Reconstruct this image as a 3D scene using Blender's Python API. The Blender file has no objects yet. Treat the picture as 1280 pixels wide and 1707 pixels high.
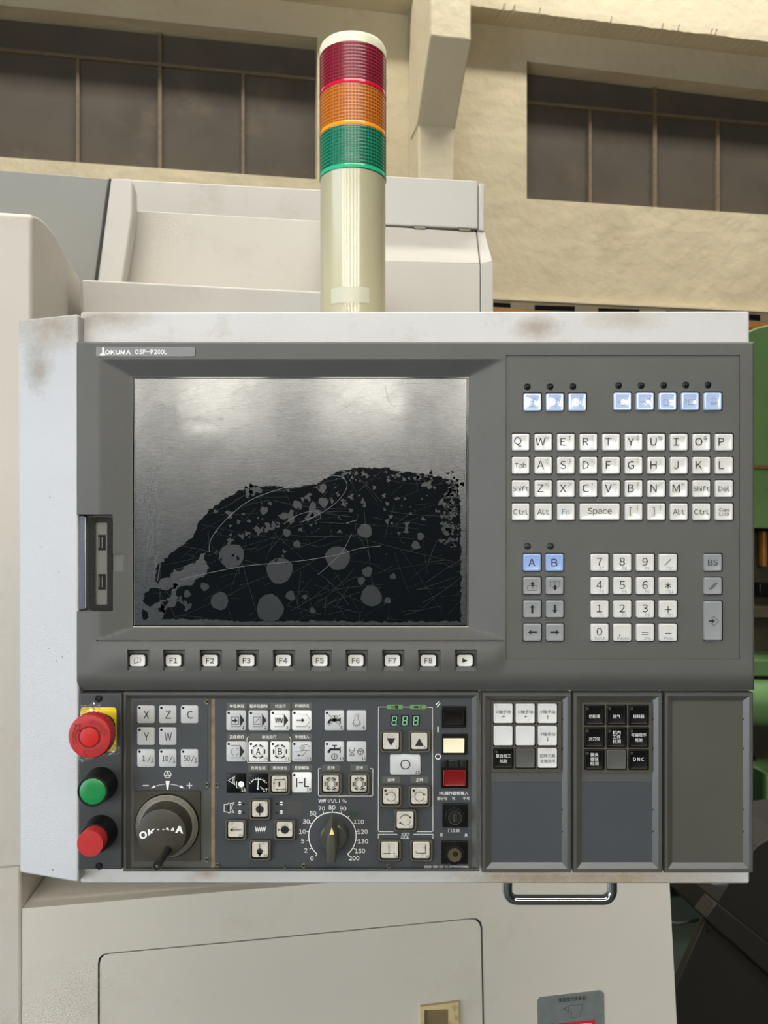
import bpy, bmesh, math, random
import numpy as np
from mathutils import Vector, Matrix
random.seed(7)
PI = math.pi
C = bpy.context.scene.collection
# ------------------------------------------------------------------ camera, light, exposure
F = 1282.0            # focal length in picture widths of 1280
ZC = 1.45             # height of the lens above the floor
D0 = 0.641            # distance to the front of the operating panel
sc = bpy.context.scene
cd = bpy.data.cameras.new('camera'); cam = bpy.data.objects.new('camera', cd); C.objects.link(cam)
cam.location = (0, 0, ZC); cam.rotation_euler = (PI/2, 0, 0)
cd.sensor_fit = 'HORIZONTAL'; cd.sensor_width = 24.0; cd.lens = 24.0*F/1280
cd.clip_start = 0.02; cd.clip_end = 100
cd.dof.use_dof = True; cd.dof.focus_distance = D0; cd.dof.aperture_fstop = 16
sc.camera = cam
w = bpy.data.worlds.new('hall_daylight'); sc.world = w; w.use_nodes = True
bg = w.node_tree.nodes['Background']; bg.inputs[0].default_value = (1.0, 0.97, 0.92, 1); bg.inputs[1].default_value = 0.05
def area(name, loc, target, sx, sy, power, col):
    l = bpy.data.lights.new(name, 'AREA'); l.shape = 'RECTANGLE'; l.size = sx; l.size_y = sy; l.energy = power; l.color = col
    o = bpy.data.objects.new(name, l); C.objects.link(o); o.location = loc
    o.rotation_euler = (Vector(target)-Vector(loc)).to_track_quat('-Z', 'Y').to_euler()
    return o
sk = area('skylight_lamp_wall', (0.48, 3.25, 10.4), (0, 6.0, 4.6), 13, 0.5, 1700, (1.0, 0.96, 0.87))
sk.rotation_euler = (Matrix.Rotation(math.radians(10.2), 3, 'Z') @ (Vector((0, 2.75, -5.8)).to_track_quat('-Z', 'Y').to_matrix())).to_euler()
area('skylight_lamp_hall', (0.3, -1.3, 4.0), (0, 0.6, 1.4), 3.2, 1.2, 88, (1.0, 0.97, 0.92))
area('side_window_lamp', (-3.3, -1.7, 1.25), (0.2, 0.65, 1.25), 2.6, 2.3, 125, (0.80, 0.89, 1.0))
vs = sc.view_settings; vs.view_transform = 'Standard'; vs.look = 'None'; vs.gamma = 1; vs.use_curve_mapping = False
vs.exposure = -0.12
# ------------------------------------------------------------------ colour and material helpers
def lin(c):
    r = []
    for v in c[:3]:
        v = v/255.0
        r.append(v/12.92 if v <= 0.04045 else ((v+0.055)/1.055)**2.4)
    return (*r, 1)
MC = {}
def mat(name, col, rough=0.5, metal=0.0, col2=None, nscale=8.0, namt=0.5, bump=0.0, bscale=400.0, spec=0.5,
        coat=0.0, trans=0.0, emit=None, estr=0.0, spots=(), stretch=None, dirt=None, dscale=3.0, damt=0.5, alpha=1.0):
    if name in MC: return MC[name]
    m = bpy.data.materials.new(name); m.use_nodes = True; nt = m.node_tree; N = nt.nodes; L = nt.links
    b = N['Principled BSDF']
    b.inputs['Roughness'].default_value = rough; b.inputs['Metallic'].default_value = metal
    b.inputs['Specular IOR Level'].default_value = spec; b.inputs['Coat Weight'].default_value = coat
    b.inputs['Transmission Weight'].default_value = trans; b.inputs['Alpha'].default_value = alpha
    b.inputs['Coat Roughness'].default_value = 0.08
    tc = N.new('ShaderNodeTexCoord'); src = tc.outputs['Object']
    if stretch:
        mp = N.new('ShaderNodeMapping'); mp.inputs['Scale'].default_value = stretch; L.new(src, mp.inputs[0]); src2 = mp.outputs[0]
    else: src2 = src
    cur = None
    base = lin(col)
    if col2:
        n = N.new('ShaderNodeTexNoise'); n.inputs['Scale'].default_value = nscale; n.inputs['Detail'].default_value = 6
        L.new(src2, n.inputs['Vector'])
        r = N.new('ShaderNodeMapRange'); r.inputs[1].default_value = 0.5-0.28; r.inputs[2].default_value = 0.5+0.28
        r.inputs[4].default_value = namt; L.new(n.outputs[0], r.inputs[0])
        x = N.new('ShaderNodeMix'); x.data_type = 'RGBA'; x.inputs[6].default_value = base; x.inputs[7].default_value = lin(col2)
        L.new(r.outputs[0], x.inputs[0]); cur = x.outputs[2]
    if dirt:
        n = N.new('ShaderNodeTexNoise'); n.inputs['Scale'].default_value = dscale; n.inputs['Detail'].default_value = 10; n.inputs['Roughness'].default_value = 0.7
        L.new(src, n.inputs['Vector'])
        r = N.new('ShaderNodeMapRange'); r.inputs[1].default_value = 0.56; r.inputs[2].default_value = 0.72; r.inputs[4].default_value = damt
        L.new(n.outputs[0], r.inputs[0])
        x = N.new('ShaderNodeMix'); x.data_type = 'RGBA'; x.inputs[7].default_value = lin(dirt)
        if cur: L.new(cur, x.inputs[6])
        else: x.inputs[6].default_value = base
        L.new(r.outputs[0], x.inputs[0]); cur = x.outputs[2]
    for (pt, rad, sc_, scol, amt) in spots:      # a smudge: centre, radius, squash of the three axes, colour, strength
        mp = N.new('ShaderNodeMapping'); mp.vector_type = 'POINT'
        mp.inputs['Scale'].default_value = tuple(s/rad for s in sc_)
        mp.inputs['Location'].default_value = tuple(-p*s/rad for p, s in zip(pt, sc_)); L.new(src, mp.inputs[0])
        ln = N.new('ShaderNodeVectorMath'); ln.operation = 'LENGTH'; L.new(mp.outputs[0], ln.inputs[0])
        n = N.new('ShaderNodeTexNoise'); n.inputs['Scale'].default_value = 1.2/rad; n.inputs['Detail'].default_value = 12; n.inputs['Roughness'].default_value = 0.85
        L.new(src, n.inputs['Vector'])
        ad = N.new('ShaderNodeMath'); ad.operation = 'MULTIPLY_ADD'; L.new(n.outputs[0], ad.inputs[0]); ad.inputs[1].default_value = 2.2; L.new(ln.outputs['Value'], ad.inputs[2])
        r = N.new('ShaderNodeMapRange'); r.inputs[1].default_value = 2.25; r.inputs[2].default_value = 1.2; r.inputs[3].default_value = 0; r.inputs[4].default_value = amt
        L.new(ad.outputs[0], r.inputs[0])
        x = N.new('ShaderNodeMix'); x.data_type = 'RGBA'; x.inputs[7].default_value = lin(scol)
        if cur: L.new(cur, x.inputs[6])
        else: x.inputs[6].default_value = base
        L.new(r.outputs[0], x.inputs[0]); cur = x.outputs[2]
    if cur: L.new(cur, b.inputs['Base Color'])
    else: b.inputs['Base Color'].default_value = base
    if bump:
        n = N.new('ShaderNodeTexNoise'); n.inputs['Scale'].default_value = bscale; n.inputs['Detail'].default_value = 3
        L.new(src, n.inputs['Vector'])
        bp = N.new('ShaderNodeBump'); bp.inputs['Strength'].default_value = bump; bp.inputs['Distance'].default_value = 0.001 if bscale > 100 else 0.02
        L.new(n.outputs[0], bp.inputs['Height']); L.new(bp.outputs[0], b.inputs['Normal'])
    if emit: b.inputs['Emission Color'].default_value = lin(emit); b.inputs['Emission Strength'].default_value = estr
    MC[name] = m; return m
# ------------------------------------------------------------------ geometry helpers
def P(x, y, h=0.0):                    # the point of the panel plane, h metres nearer than its front, seen at x, y
    d = D0-h
    return Vector(((x-640)*d/F, d, ZC-(y-853.5)*d/F))
def Q(x, y, href, h):                  # straight behind or before P(x, y, href)
    p = P(x, y, href); return Vector((p.x, D0-h, p.z))
TH = math.radians(10.2)
TV = Vector((math.cos(TH), math.sin(TH), 0)); NV = Vector((math.sin(TH), -math.cos(TH), 0))
def R(x, y, Y0, n=0.0):                # the point of a plane turned by TH, at Y0 from the camera, n metres nearer
    d = Vector(((x-640)/F, 1.0, -(y-853.5)/F)); o = Vector((0, Y0, 0))+NV*n
    s = o.dot(NV)/d.dot(NV)
    return Vector((d.x*s, d.y*s, ZC+d.z*s))
def RAYPLANE(x, y, pt, nrm):
    d = Vector(((x-640)/F, 1.0, -(y-853.5)/F)); s = (pt-Vector((0, 0, ZC))).dot(nrm)/d.dot(nrm)
    return Vector((0, 0, ZC))+d*s
def link(name, me, m, parent=None, smooth=False):
    o = bpy.data.objects.new(name, me); C.objects.link(o)
    if m: me.materials.append(m)
    if smooth:
        me.shade_smooth(); me.set_sharp_from_angle(angle=math.radians(35))
    if parent:
        o.parent = parent
        off = Vector((0, 0, 0)); p = parent
        while p: off += p.location; p = p.parent
        me.transform(Matrix.Translation(-off))
    return o
def mk(name, verts, faces, m, parent=None, smooth=False, recalc=True, bev=0.0, seg=2):
    me = bpy.data.meshes.new(name); bm = bmesh.new()
    vs_ = [bm.verts.new(v) for v in verts]
    for f in faces:
        try: bm.faces.new([vs_[i] for i in f])
        except ValueError: pass
    if recalc: bmesh.ops.recalc_face_normals(bm, faces=bm.faces)
    if bev:
        bmesh.ops.remove_doubles(bm, verts=bm.verts, dist=1e-6)
        es = [e for e in bm.edges if len(e.link_faces) == 2 and e.calc_face_angle(0) > 0.5]
        was = smooth
        rt = bmesh.ops.bevel(bm, geom=es, offset=bev, segments=seg, profile=0.5, affect='EDGES', clamp_overlap=True)
        for fc in rt['faces']: fc.smooth = True
    bm.to_mesh(me); bm.free()
    return link(name, me, m, parent, smooth)
def prism(name, pts, vec, m, parent=None, **k):
    n = len(pts); vec = Vector(vec)
    v = [Vector(p) for p in pts]+[Vector(p)+vec for p in pts]
    f = [list(range(n)), list(range(2*n-1, n-1, -1))]+[[i, (i+1) % n, n+(i+1) % n, n+i] for i in range(n)]
    return mk(name, v, f, m, parent, **k)
def loft(name, loops, m, parent=None, front=True, back=False, **k):    # loops from the back to the front
    n = len(loops[0]); v = [p for l in loops for p in l]; f = []
    for a in range(len(loops)-1):
        for i in range(n):
            j = (i+1) % n; f.append([a*n+i, a*n+j, (a+1)*n+j, (a+1)*n+i])
    if front: f.append(list(range((len(loops)-1)*n, len(loops)*n)))
    if back: f.append(list(range(n-1, -1, -1)))
    return mk(name, v, f, m, parent, **k)
def rr(x0, y0, x1, y1, r, n=4):        # rounded rectangle in picture units, clockwise from the top left
    r = max(0.01, min(r, (x1-x0)/2-0.01, (y1-y0)/2-0.01)); o = []
    for cx, cy, a0 in ((x0+r, y0+r, PI), (x1-r, y0+r, 1.5*PI), (x1-r, y1-r, 0), (x0+r, y1-r, 0.5*PI)):
        for i in range(n+1):
            a = a0+i*PI/2/n; o.append((cx+r*math.cos(a), cy+r*math.sin(a)))
    return o
def lathe(name, c, prof, m, parent=None, n=48, tooth=0, tamp=0.0, front=True, smooth=True, squash=1.0):
    loops = []                          # c = (x, z) in metres; prof = [(radius, h)], from the panel outwards
    for (r, h) in prof:
        lp = []
        for i in range(n):
            a = 2*PI*i/n; rr_ = r*(1+(tamp*(1 if (i//2) % 2 else -1) if tooth else 0))
            lp.append(Vector((c[0]+rr_*math.cos(a)*squash, D0-h, c[1]+rr_*math.sin(a))))
        loops.append(lp)
    return loft(name, loops, m, parent, front=front, smooth=smooth)
def tube(name, pts, r, m, parent=None, n=10, closed=False):
    pts = [Vector(p) for p in pts]; loops = []; up = None
    for i, p in enumerate(pts):
        a = pts[max(i-1, 0)]; b = pts[min(i+1, len(pts)-1)]; d = (b-a).normalized()
        if up is None: up = d.orthogonal().normalized()
        up = (up-d*up.dot(d)).normalized(); s = d.cross(up)
        loops.append([p+(up*math.cos(2*PI*k/n)+s*math.sin(2*PI*k/n))*r for k in range(n)])
    return loft(name, loops, m, parent, front=True, back=True, smooth=True)
def holed(name, outer, holes, m, parent, front_fn, back_fn, **k):
    """a plate with holes; outer and holes are 2D loops, the two functions lift them into the scene"""
    me = bpy.data.meshes.new(name); bm = bmesh.new()
    es = []; loops = []
    for lp in [outer]+holes:
        vv = [bm.verts.new(front_fn(p)) for p in lp]; loops.append((lp, vv))
        es += [bm.edges.new((vv[i], vv[(i+1) % len(vv)])) for i in range(len(vv))]
    bmesh.ops.triangle_fill(bm, use_beauty=True, edges=es)
    for lp, vv in loops:
        bb = [bm.verts.new(back_fn(p)) for p in lp]
        for i in range(len(vv)):
            j = (i+1) % len(vv); bm.faces.new((vv[i], vv[j], bb[j], bb[i]))
    bmesh.ops.recalc_face_normals(bm, faces=bm.faces)
    bm.to_mesh(me); bm.free()
    return link(name, me, m, parent)
# flat print: strokes, outlines and letters in picture units, laid on the plane h of the panel
class Ink:
    def __init__(s, fn=None, h=0.0): s.v = []; s.f = []; s.h = h; s.fn = fn or (lambda x, y: P(x, y, s.h))
    def poly(s, pts):
        b = len(s.v); s.v += [s.fn(x, y) for x, y in pts]; s.f.append(list(range(b, b+len(pts)))); return s
    def line(s, pts, w=0.8, closed=False):
        if closed: pts = list(pts)+[pts[0]]
        for (x0, y0), (x1, y1) in zip(pts[:-1], pts[1:]):
            dx, dy = x1-x0, y1-y0; l = math.hypot(dx, dy) or 1; ex, ey = dx/l*w/2*0.6, dy/l*w/2*0.6; nx, ny = -dy/l*w/2, dx/l*w/2
            s.poly([(x0-ex+nx, y0-ey+ny), (x1+ex+nx, y1+ey+ny), (x1+ex-nx, y1+ey-ny), (x0-ex-nx, y0-ey-ny)])
        return s
    def arc(s, cx, cy, r, a0=0, a1=360, w=0.8, n=None):
        n = n or max(6, int(abs(a1-a0)/15))
        for i in range(n):
            a = math.radians(a0+(a1-a0)*i/n); b = math.radians(a0+(a1-a0)*(i+1)/n); q = []
            for rr_, t in ((r-w/2, a), (r+w/2, a), (r+w/2, b), (r-w/2, b)): q.append((cx+rr_*math.cos(t), cy-rr_*math.sin(t)))
            s.poly(q)
        return s
    def disc(s, cx, cy, r, n=16): return s.poly([(cx+r*math.cos(2*PI*i/n), cy+r*math.sin(2*PI*i/n)) for i in range(n)])
    def arrow(s, x0, y0, x1, y1, w=1.0, hd=3.0):
        l = math.hypot(x1-x0, y1-y0); ux, uy = (x1-x0)/l, (y1-y0)/l
        s.line([(x0, y0), (x1-ux*hd*0.8, y1-uy*hd*0.8)], w)
        return s.poly([(x1, y1), (x1-ux*hd-uy*hd*0.6, y1-uy*hd+ux*hd*0.6), (x1-ux*hd+uy*hd*0.6, y1-uy*hd-ux*hd*0.6)])
    def text(s, t, cx, cy, em, w=None, bold=0.0, rot=0.0, hh=None, cut=None):
        v, f = glyphs(t, bold)
        if not v: return s
        xs = [p[0] for p in v]; ys = [p[1] for p in v]; mx, my = (min(xs)+max(xs))/2, (min(ys)+max(ys))/2
        sx = sy = em
        if w: sx = w/(max(xs)-min(xs))
        if hh: sy = hh/(max(ys)-min(ys))
        ca, sa = math.cos(rot), math.sin(rot); b = len(s.v)
        for (x, y) in v:
            X, Y = (x-mx)*sx, -(y-my)*sy
            s.v.append(s.fn(cx+X*ca+Y*sa, cy-X*sa+Y*ca))
        s.f += [[b+i for i in q] for q in f]; return s
    def build(s, name, m, parent): return mk(name, s.v, s.f, m, parent, recalc=False)
GC = {}
def glyph1(ch, bold=0.0):               # one character; latin ones in their full-width sans form
    if ch in '4': bold = 0.0
    key = (ch, bold)
    if key in GC: return GC[key]
    c2 = chr(ord(ch)+0xFEE0) if '!' <= ch <= '~' else ch
    cu = bpy.data.curves.new('print', 'FONT'); cu.body = c2; cu.size = 1; cu.resolution_u = 2; cu.offset = bold; cu.fill_mode = 'FRONT'
    o = bpy.data.objects.new('print', cu); C.objects.link(o); dg = bpy.context.evaluated_depsgraph_get(); dg.update()
    me = bpy.data.meshes.new_from_object(o.evaluated_get(dg))
    v = [(p.co.x, p.co.y) for p in me.vertices]; f = [list(p.vertices) for p in me.polygons]
    bpy.data.objects.remove(o); bpy.data.curves.remove(cu); bpy.data.meshes.remove(me)
    GC[key] = (v, f); return GC[key]
def glyphs(t, bold=0.0):
    V = []; Fc = []; lines = t.split('\n')
    for li, ln in enumerate(lines):
        x = 0.0; lv = []; lf = []
        for ch in ln:
            if ch == ' ': x += 0.3; continue
            v, f = glyph1(ch, bold)
            if not v: continue
            x0 = min(p[0] for p in v); x1 = max(p[0] for p in v); cjk = ord(ch) > 0x2000
            dx = x if cjk else x+0.04-x0
            b = len(lv); lv += [(p[0]+dx, p[1]) for p in v]; lf += [[b+i for i in q] for q in f]
            x += 1.0 if cjk else (x1-x0)+0.08
        b = len(V); V += [(p[0]-x/2, p[1]-li*0.95) for p in lv]; Fc += [[b+i for i in q] for q in lf]
    return V, Fc
def thing(name, loc, label, cat, kind=None, group=None):
    o = bpy.data.objects.new(name, None); C.objects.link(o); o.location = loc; o.empty_display_size = 0.05
    if label: o['label'] = label
    if cat: o['category'] = cat
    if kind: o['kind'] = kind
    if group: o['group'] = group
    return o
def struct(o): o['kind'] = 'structure'; return o
# ------------------------------------------------------------------ materials
WALL = mat('cream_plaster', (198, 186, 157), 0.85, col2=(180, 166, 138), nscale=2.2, namt=0.7, bump=0.7, bscale=7, dirt=(148, 134, 110), dscale=1.4, damt=0.35)
PILL = mat('cream_concrete', (212, 201, 174), 0.85, col2=(194, 180, 150), nscale=3.0, namt=0.6, bump=0.3, bscale=14)
GLASS = mat('dusty_window_glass', (86, 79, 70), 0.36, col2=(66, 60, 53), nscale=2.5, namt=0.8, dirt=(118, 104, 88), dscale=2.0, damt=0.4)
MULL = mat('rusty_window_bar', (112, 98, 78), 0.7, col2=(80, 64, 46), nscale=30, namt=0.7)
FLOOR = mat('green_floor_paint', (16, 34, 22), 0.6, col2=(9, 20, 13), nscale=3, namt=0.7, bump=0.1, bscale=30)
def sp(x, y, h, rad, sq, col, amt): p = P(x, y, h)-P(690, 1474, -0.06); return ((p.x, p.y, p.z), rad, sq, col, amt)
HOUSE = mat('light_grey_powder_coat', (206, 206, 206), 0.42, col2=(194, 192, 190), nscale=14, namt=0.6, bump=0.35, bscale=900, dirt=(150, 138, 120), dscale=22, damt=0.35)
BEIGE = mat('beige_machine_paint', (196, 191, 181), 0.5, col2=(186, 181, 170), nscale=5, namt=0.7, bump=0.12, bscale=700, dirt=(160, 150, 132), dscale=6, damt=0.3)
BEIGE2 = mat('pale_machine_paint', (192, 189, 182), 0.5, col2=(182, 178, 169), nscale=6, namt=0.6, dirt=(150, 140, 124), dscale=9, damt=0.3)
COLM = mat('column_paint', (188, 183, 174), 0.5, col2=(176, 169, 158), nscale=5, namt=0.6, bump=0.15, bscale=600, dirt=(150, 128, 100), dscale=7, damt=0.35)
DOORM = mat('grey_green_door_paint', (132, 132, 126), 0.45, col2=(120, 120, 115), nscale=6, namt=0.6)
BEZ = mat('dark_grey_textured_plastic', (84, 84, 81), 0.48, col2=(76, 76, 73), nscale=25, namt=0.6, bump=0.35, bscale=1600)
FRM = mat('module_frame_plastic', (78, 78, 75), 0.33, spec=0.7, col2=(68, 67, 63), nscale=30, namt=0.6, bump=0.15, bscale=1600)
PLATE = mat('blue_grey_key_sheet', (58, 62, 66), 0.5, col2=(52, 54, 56), nscale=40, namt=0.7, dirt=(84, 78, 66), dscale=60, damt=0.35)
PLATE2 = mat('slate_blank_plate', (66, 70, 74), 0.42, col2=(60, 63, 67), nscale=20, namt=0.6)
OLIVE = mat('olive_grey_plate', (76, 76, 69), 0.45, col2=(68, 67, 60), nscale=20, namt=0.6)
BROWN = mat('grimy_olive_plastic', (58, 54, 44), 0.45, col2=(44, 40, 32), nscale=50, namt=0.7, dirt=(82, 74, 58), dscale=60, damt=0.5)
TAN = mat('dirty_tan_strip', (140, 128, 108), 0.8, col2=(92, 84, 70), nscale=120, namt=0.9)
BLACK = mat('black_plastic', (12, 12, 12), 0.4, spec=0.35)
HOLE = mat('black_recess', (5, 5, 5), 0.9)
FOAM = mat('black_foam', (34, 33, 30), 0.95, col2=(18, 18, 16), nscale=400, namt=1, bump=0.8, bscale=700)
WHT = mat('white_key_plastic', (208, 208, 204), 0.22, coat=0.6, col2=(198, 197, 191), nscale=60, namt=0.4)
FKW = mat('white_function_key', (208, 208, 204), 0.35)
MEM = mat('white_membrane', (188, 189, 189), 0.38, col2=(178, 179, 179), nscale=40, namt=0.5)
MEMB = mat('bright_membrane', (222, 222, 219), 0.35)
MEMK = mat('black_membrane', (8, 8, 9), 0.35, spec=0.3)
DIRTY = mat('worn_cap_plastic', (196, 192, 182), 0.5, col2=(176, 170, 156), nscale=180, namt=0.6, dirt=(96, 80, 56), dscale=260, damt=0.8)
RIM = mat('grey_brown_button_rim', (84, 80, 70), 0.42, col2=(66, 60, 50), nscale=120, namt=0.7)
BLUE = mat('pale_blue_key', (140, 166, 214), 0.25, coat=0.6)
CLEAR = mat('clear_key_window_sheen', (176, 194, 226), 0.12, coat=1.0, col2=(150, 170, 206), nscale=120, namt=0.5)  # bluish window reflection put into the base colour of the caps
GREY = mat('mid_grey_key', (138, 140, 142), 0.28, coat=0.6)
INKK = mat('black_print', (22, 22, 24), 0.6)
INKG = mat('grey_print', (84, 88, 94), 0.6)
INKB = mat('blue_print', (92, 118, 142), 0.6)
INKF = mat('light_blue_print', (84, 128, 176), 0.6)
INKW = mat('white_print', (228, 228, 224), 0.6)
INKGN = mat('green_print', (20, 66, 24), 0.6)
RED = mat('red_plastic', (172, 46, 46), 0.45, spec=0.3, col2=(160, 40, 40), nscale=60, namt=0.5)
RED2 = mat('bright_red_plastic', (186, 30, 28), 0.35)
REDB = mat('dark_red_cap', (112, 2, 5), 0.35, coat=0.2)
GREEN = mat('green_plastic', (20, 122, 62), 0.35)
YEL = mat('yellow_plate', (232, 200, 36), 0.45, dirt=(90, 74, 20), dscale=120, damt=0.6)
CREAM = mat('cream_button_cap', (240, 230, 196), 0.3)
CHROME = mat('polished_chrome', (190, 192, 196), 0.12, metal=1.0)
STEEL = mat('screw_steel', (120, 116, 104), 0.4, metal=0.8)
SILV = mat('aged_aluminium_dial', (132, 128, 118), 0.4, metal=0.2, col2=(92, 88, 76), nscale=60, namt=0.8)
POLE = mat('ivory_tower_plastic', (180, 174, 144), 0.24, coat=0.4)
CAPM = mat('ivory_tower_cap', (226, 222, 196), 0.35)
# ------------------------------------------------------------------ the room
fl = mk('floor', [(-9, -5.7, 0), (9, -5.7, 0), (9, 12, 0), (-9, 12, 0), (-9, -5.7, -0.1), (9, -5.7, -0.1), (9, 12, -0.1), (-9, 12, -0.1)],
        [(0, 1, 2, 3), (4, 7, 6, 5), (0, 4, 5, 1), (1, 5, 6, 2), (2, 6, 7, 3), (3, 7, 4, 0)], FLOOR); struct(fl)
YW = 6.0
def wuz(x, y, n=0.0):                  # picture point -> (along the wall, height) on the wall plane
    p = R(x, y, YW, n); q = p-Vector((0, YW, 0))-NV*n; return (q.dot(TV), p.z)
def W(u, z, n=0.0): return Vector((0, YW, 0))+TV*u+NV*n+Vector((0, 0, z))
def wbox(name, x0, x1, ytop, ybot, n0, n1, m, parent=None, nref=None, bev=0):   # box on the wall; ytop, ybot given at both ends
    nr = n1 if nref is None else nref
    a = wuz(x0, ytop[0], nr); b = wuz(x1, ytop[1], nr); c = wuz(x1, ybot[1], nr); d = wuz(x0, ybot[0], nr)
    return prism(name, [W(*a, n1), W(*b, n1), W(*c, n1), W(*d, n1)], NV*(n0-n1), m, parent, bev=bev)
def quad_uz(x0, y0, x1, y1, yb0, yb1): return [wuz(x0, y0), wuz(x1, y1), wuz(x1, yb1), wuz(x0, yb0)]
W1 = dict(x0=-420, yt0=-34, x1=529, yt1=62, yb0=232, yb1=299)
W2 = dict(x0=878, yt0=102, x1=1490, yt1=176, yb0=331, yb1=372)
holes = [quad_uz(d['x0'], d['yt0'], d['x1'], d['yt1'], d['yb0'], d['yb1']) for d in (W1, W2)]
wall = holed('wall_back', [(-6.5, 0), (7.5, 0), (7.5, 7.5), (-6.5, 7.5)], holes, WALL, None, lambda p: W(p[0], p[1], 0), lambda p: W(p[0], p[1], -0.25)); struct(wall)
def window(name, d, vbars_full, vbars_low, tr):
    o = thing(name, W(*wuz((d['x0']+d['x1'])/2, d['yb0'], -0.16), -0.16), None, None, 'structure')
    q = [wuz(d['x0'], d['yt0']), wuz(d['x1'], d['yt1']), wuz(d['x1'], d['yb1']), wuz(d['x0'], d['yb0'])]
    x0, x1 = d['x0'], d['x1']
    def yl(x, a, b): return a+(b-a)*(x-x0)/(x1-x0)
    N0 = -0.17
    xs = sorted([x0-30]+vbars_full+[x1+30])
    ext = lambda x, a, b: yl(x, a, b)
    for i in range(len(xs)-1):
        a, b = xs[i], xs[i+1]
        wbox('window_pane', a, b, (ext(a, d['yt0'], d['yt1'])-30, ext(b, d['yt0'], d['yt1'])-30), (ext(a, *tr), ext(b, *tr)), N0-0.006, N0, GLASS, o)
    xs = sorted([x0-30]+vbars_full+vbars_low+[x1+30])
    for i in range(len(xs)-1):
        a, b = xs[i], xs[i+1]
        wbox('window_pane', a, b, (ext(a, *tr), ext(b, *tr)), (ext(a, d['yb0'], d['yb1'])+16, ext(b, d['yb0'], d['yb1'])+16), N0-0.006, N0, GLASS, o)
    for x in vbars_full: wbox('window_bar', x-3, x+3, (yl(x, d['yt0'], d['yt1'])-30,)*2, (yl(x, d['yb0'], d['yb1'])+16,)*2, N0, N0+0.03, MULL, o)
    for x in vbars_low: wbox('window_bar', x-2.6, x+2.6, (yl(x, *tr),)*2, (yl(x, d['yb0'], d['yb1'])+16,)*2, N0, N0+0.025, MULL, o)
    wbox('window_bar', x0-30, x1+30, (ext(x0-30, *tr)-2.5, ext(x1+30, *tr)-2.5), (ext(x0-30, *tr)+2.5, ext(x1+30, *tr)+2.5), N0, N0+0.032, MULL, o)
    return o
window('window_1', W1, [-150, 266.5], [-290, -10, 129.5, 405], (42, 132))
window('window_2', W2, [1092, 1310], [984, 1197, 1415], (170, 226))
# pillar with its corbel and the crane beam
u0, _ = wuz(681, 300, 0.0)
ur, _ = wuz(757, 300, 0.35); uc, _ = wuz(783, 100, 0.755)
zb = wuz(757, 213, 0.35)[1]; zc2 = wuz(760, 64, 0.755)[1]
tr1 = prism('trim_1', [W(u0, 0, 0), W(u0, 7.5, 0), W(u0, 7.5, 0.35), W(u0, 0, 0.35)], TV*(ur-u0), PILL, bev=0.015); struct(tr1)
cor = prism('trim_2', [W(u0-0.01, zb, 0.1), W(u0-0.01, 7.4, 0.1), W(u0-0.01, 7.4, 0.755), W(u0-0.01, zc2, 0.755), W(u0-0.01, zb, 0.352)], TV*(uc-u0+0.02), PILL, bev=0.012); struct(cor)
zbm = wuz(785, 38, 0.0)[1]
def rough_beam(name, ua, ub):
    n = 500; v = []; f = []; jz = 0; kk = 0
    for i in range(n+1):
        u = ua+(ub-ua)*i/n; jz = jz*0.6+random.uniform(-0.003, 0.003); chip = random.random() < 0.035; kk = 0.012*chip
        v += [W(u, zbm, 0), W(u, zbm+random.uniform(-.002, .002), 0.17), W(u, zbm+jz+kk, 0.20-kk), W(u, zbm+0.05, 0.202), W(u, 7.4, 0.202), W(u, 7.4, 0)]
    for i in range(n):
        for a in range(6): f.append((i*6+a, i*6+(a+1) % 6, (i+1)*6+(a+1) % 6, (i+1)*6+a))
    f += [tuple(range(6)), tuple(range(n*6, n*6+6))]
    return struct(mk(name, v, f, PILL))
rough_beam('trim_3', -6.4, u0); rough_beam('trim_4', uc-0.05, 7.4)
# ledge with openings below the right window and the orange crane rail
led = [wuz(700, 492), wuz(1500, 529), wuz(1500, 533), wuz(700, 496)]
struct(prism('trim_5', [W(u, z, 0.05) for u, z in led], -NV*0.05, PILL))
sl = thing('wall_slot', W(*wuz(900, 515), 0.02), 'row of dark rectangular openings in cream ledge low on far wall', 'vent')
for (x0, x1, a, b) in ((815, 851, 503.5, 511), (891, 958, 508.5, 517), (997, 1066, 513.5, 520), (1110, 1180, 518, 527), (1240, 1267, 523, 533)):
    wbox('opening', x0, x1, (a, a+2), (b, b+2), -0.01, 0.004, HOLE, sl)
ORG = mat('orange_rail_paint', (186, 118, 40), 0.5, col2=(120, 70, 24), nscale=10, namt=0.6)
orr = prism('crane_rail', [R(780, 511, 5.0), R(1500, 552, 5.0), R(1500, 560, 5.0), R(780, 519, 5.0)], -NV*0.12, ORG)
orr['label'] = 'orange painted steel rail running along the foot of the far wall'; orr['category'] = 'rail'
for x in (760, 1470):
    o_ = prism('bracket', [R(x, 500, 5.0, -.12), R(x+20, 500, 5.0, -.12), R(x+20, 560, 5.0, -.12), R(x, 560, 5.0, -.12)], -NV*0.87, ORG, orr)
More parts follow.
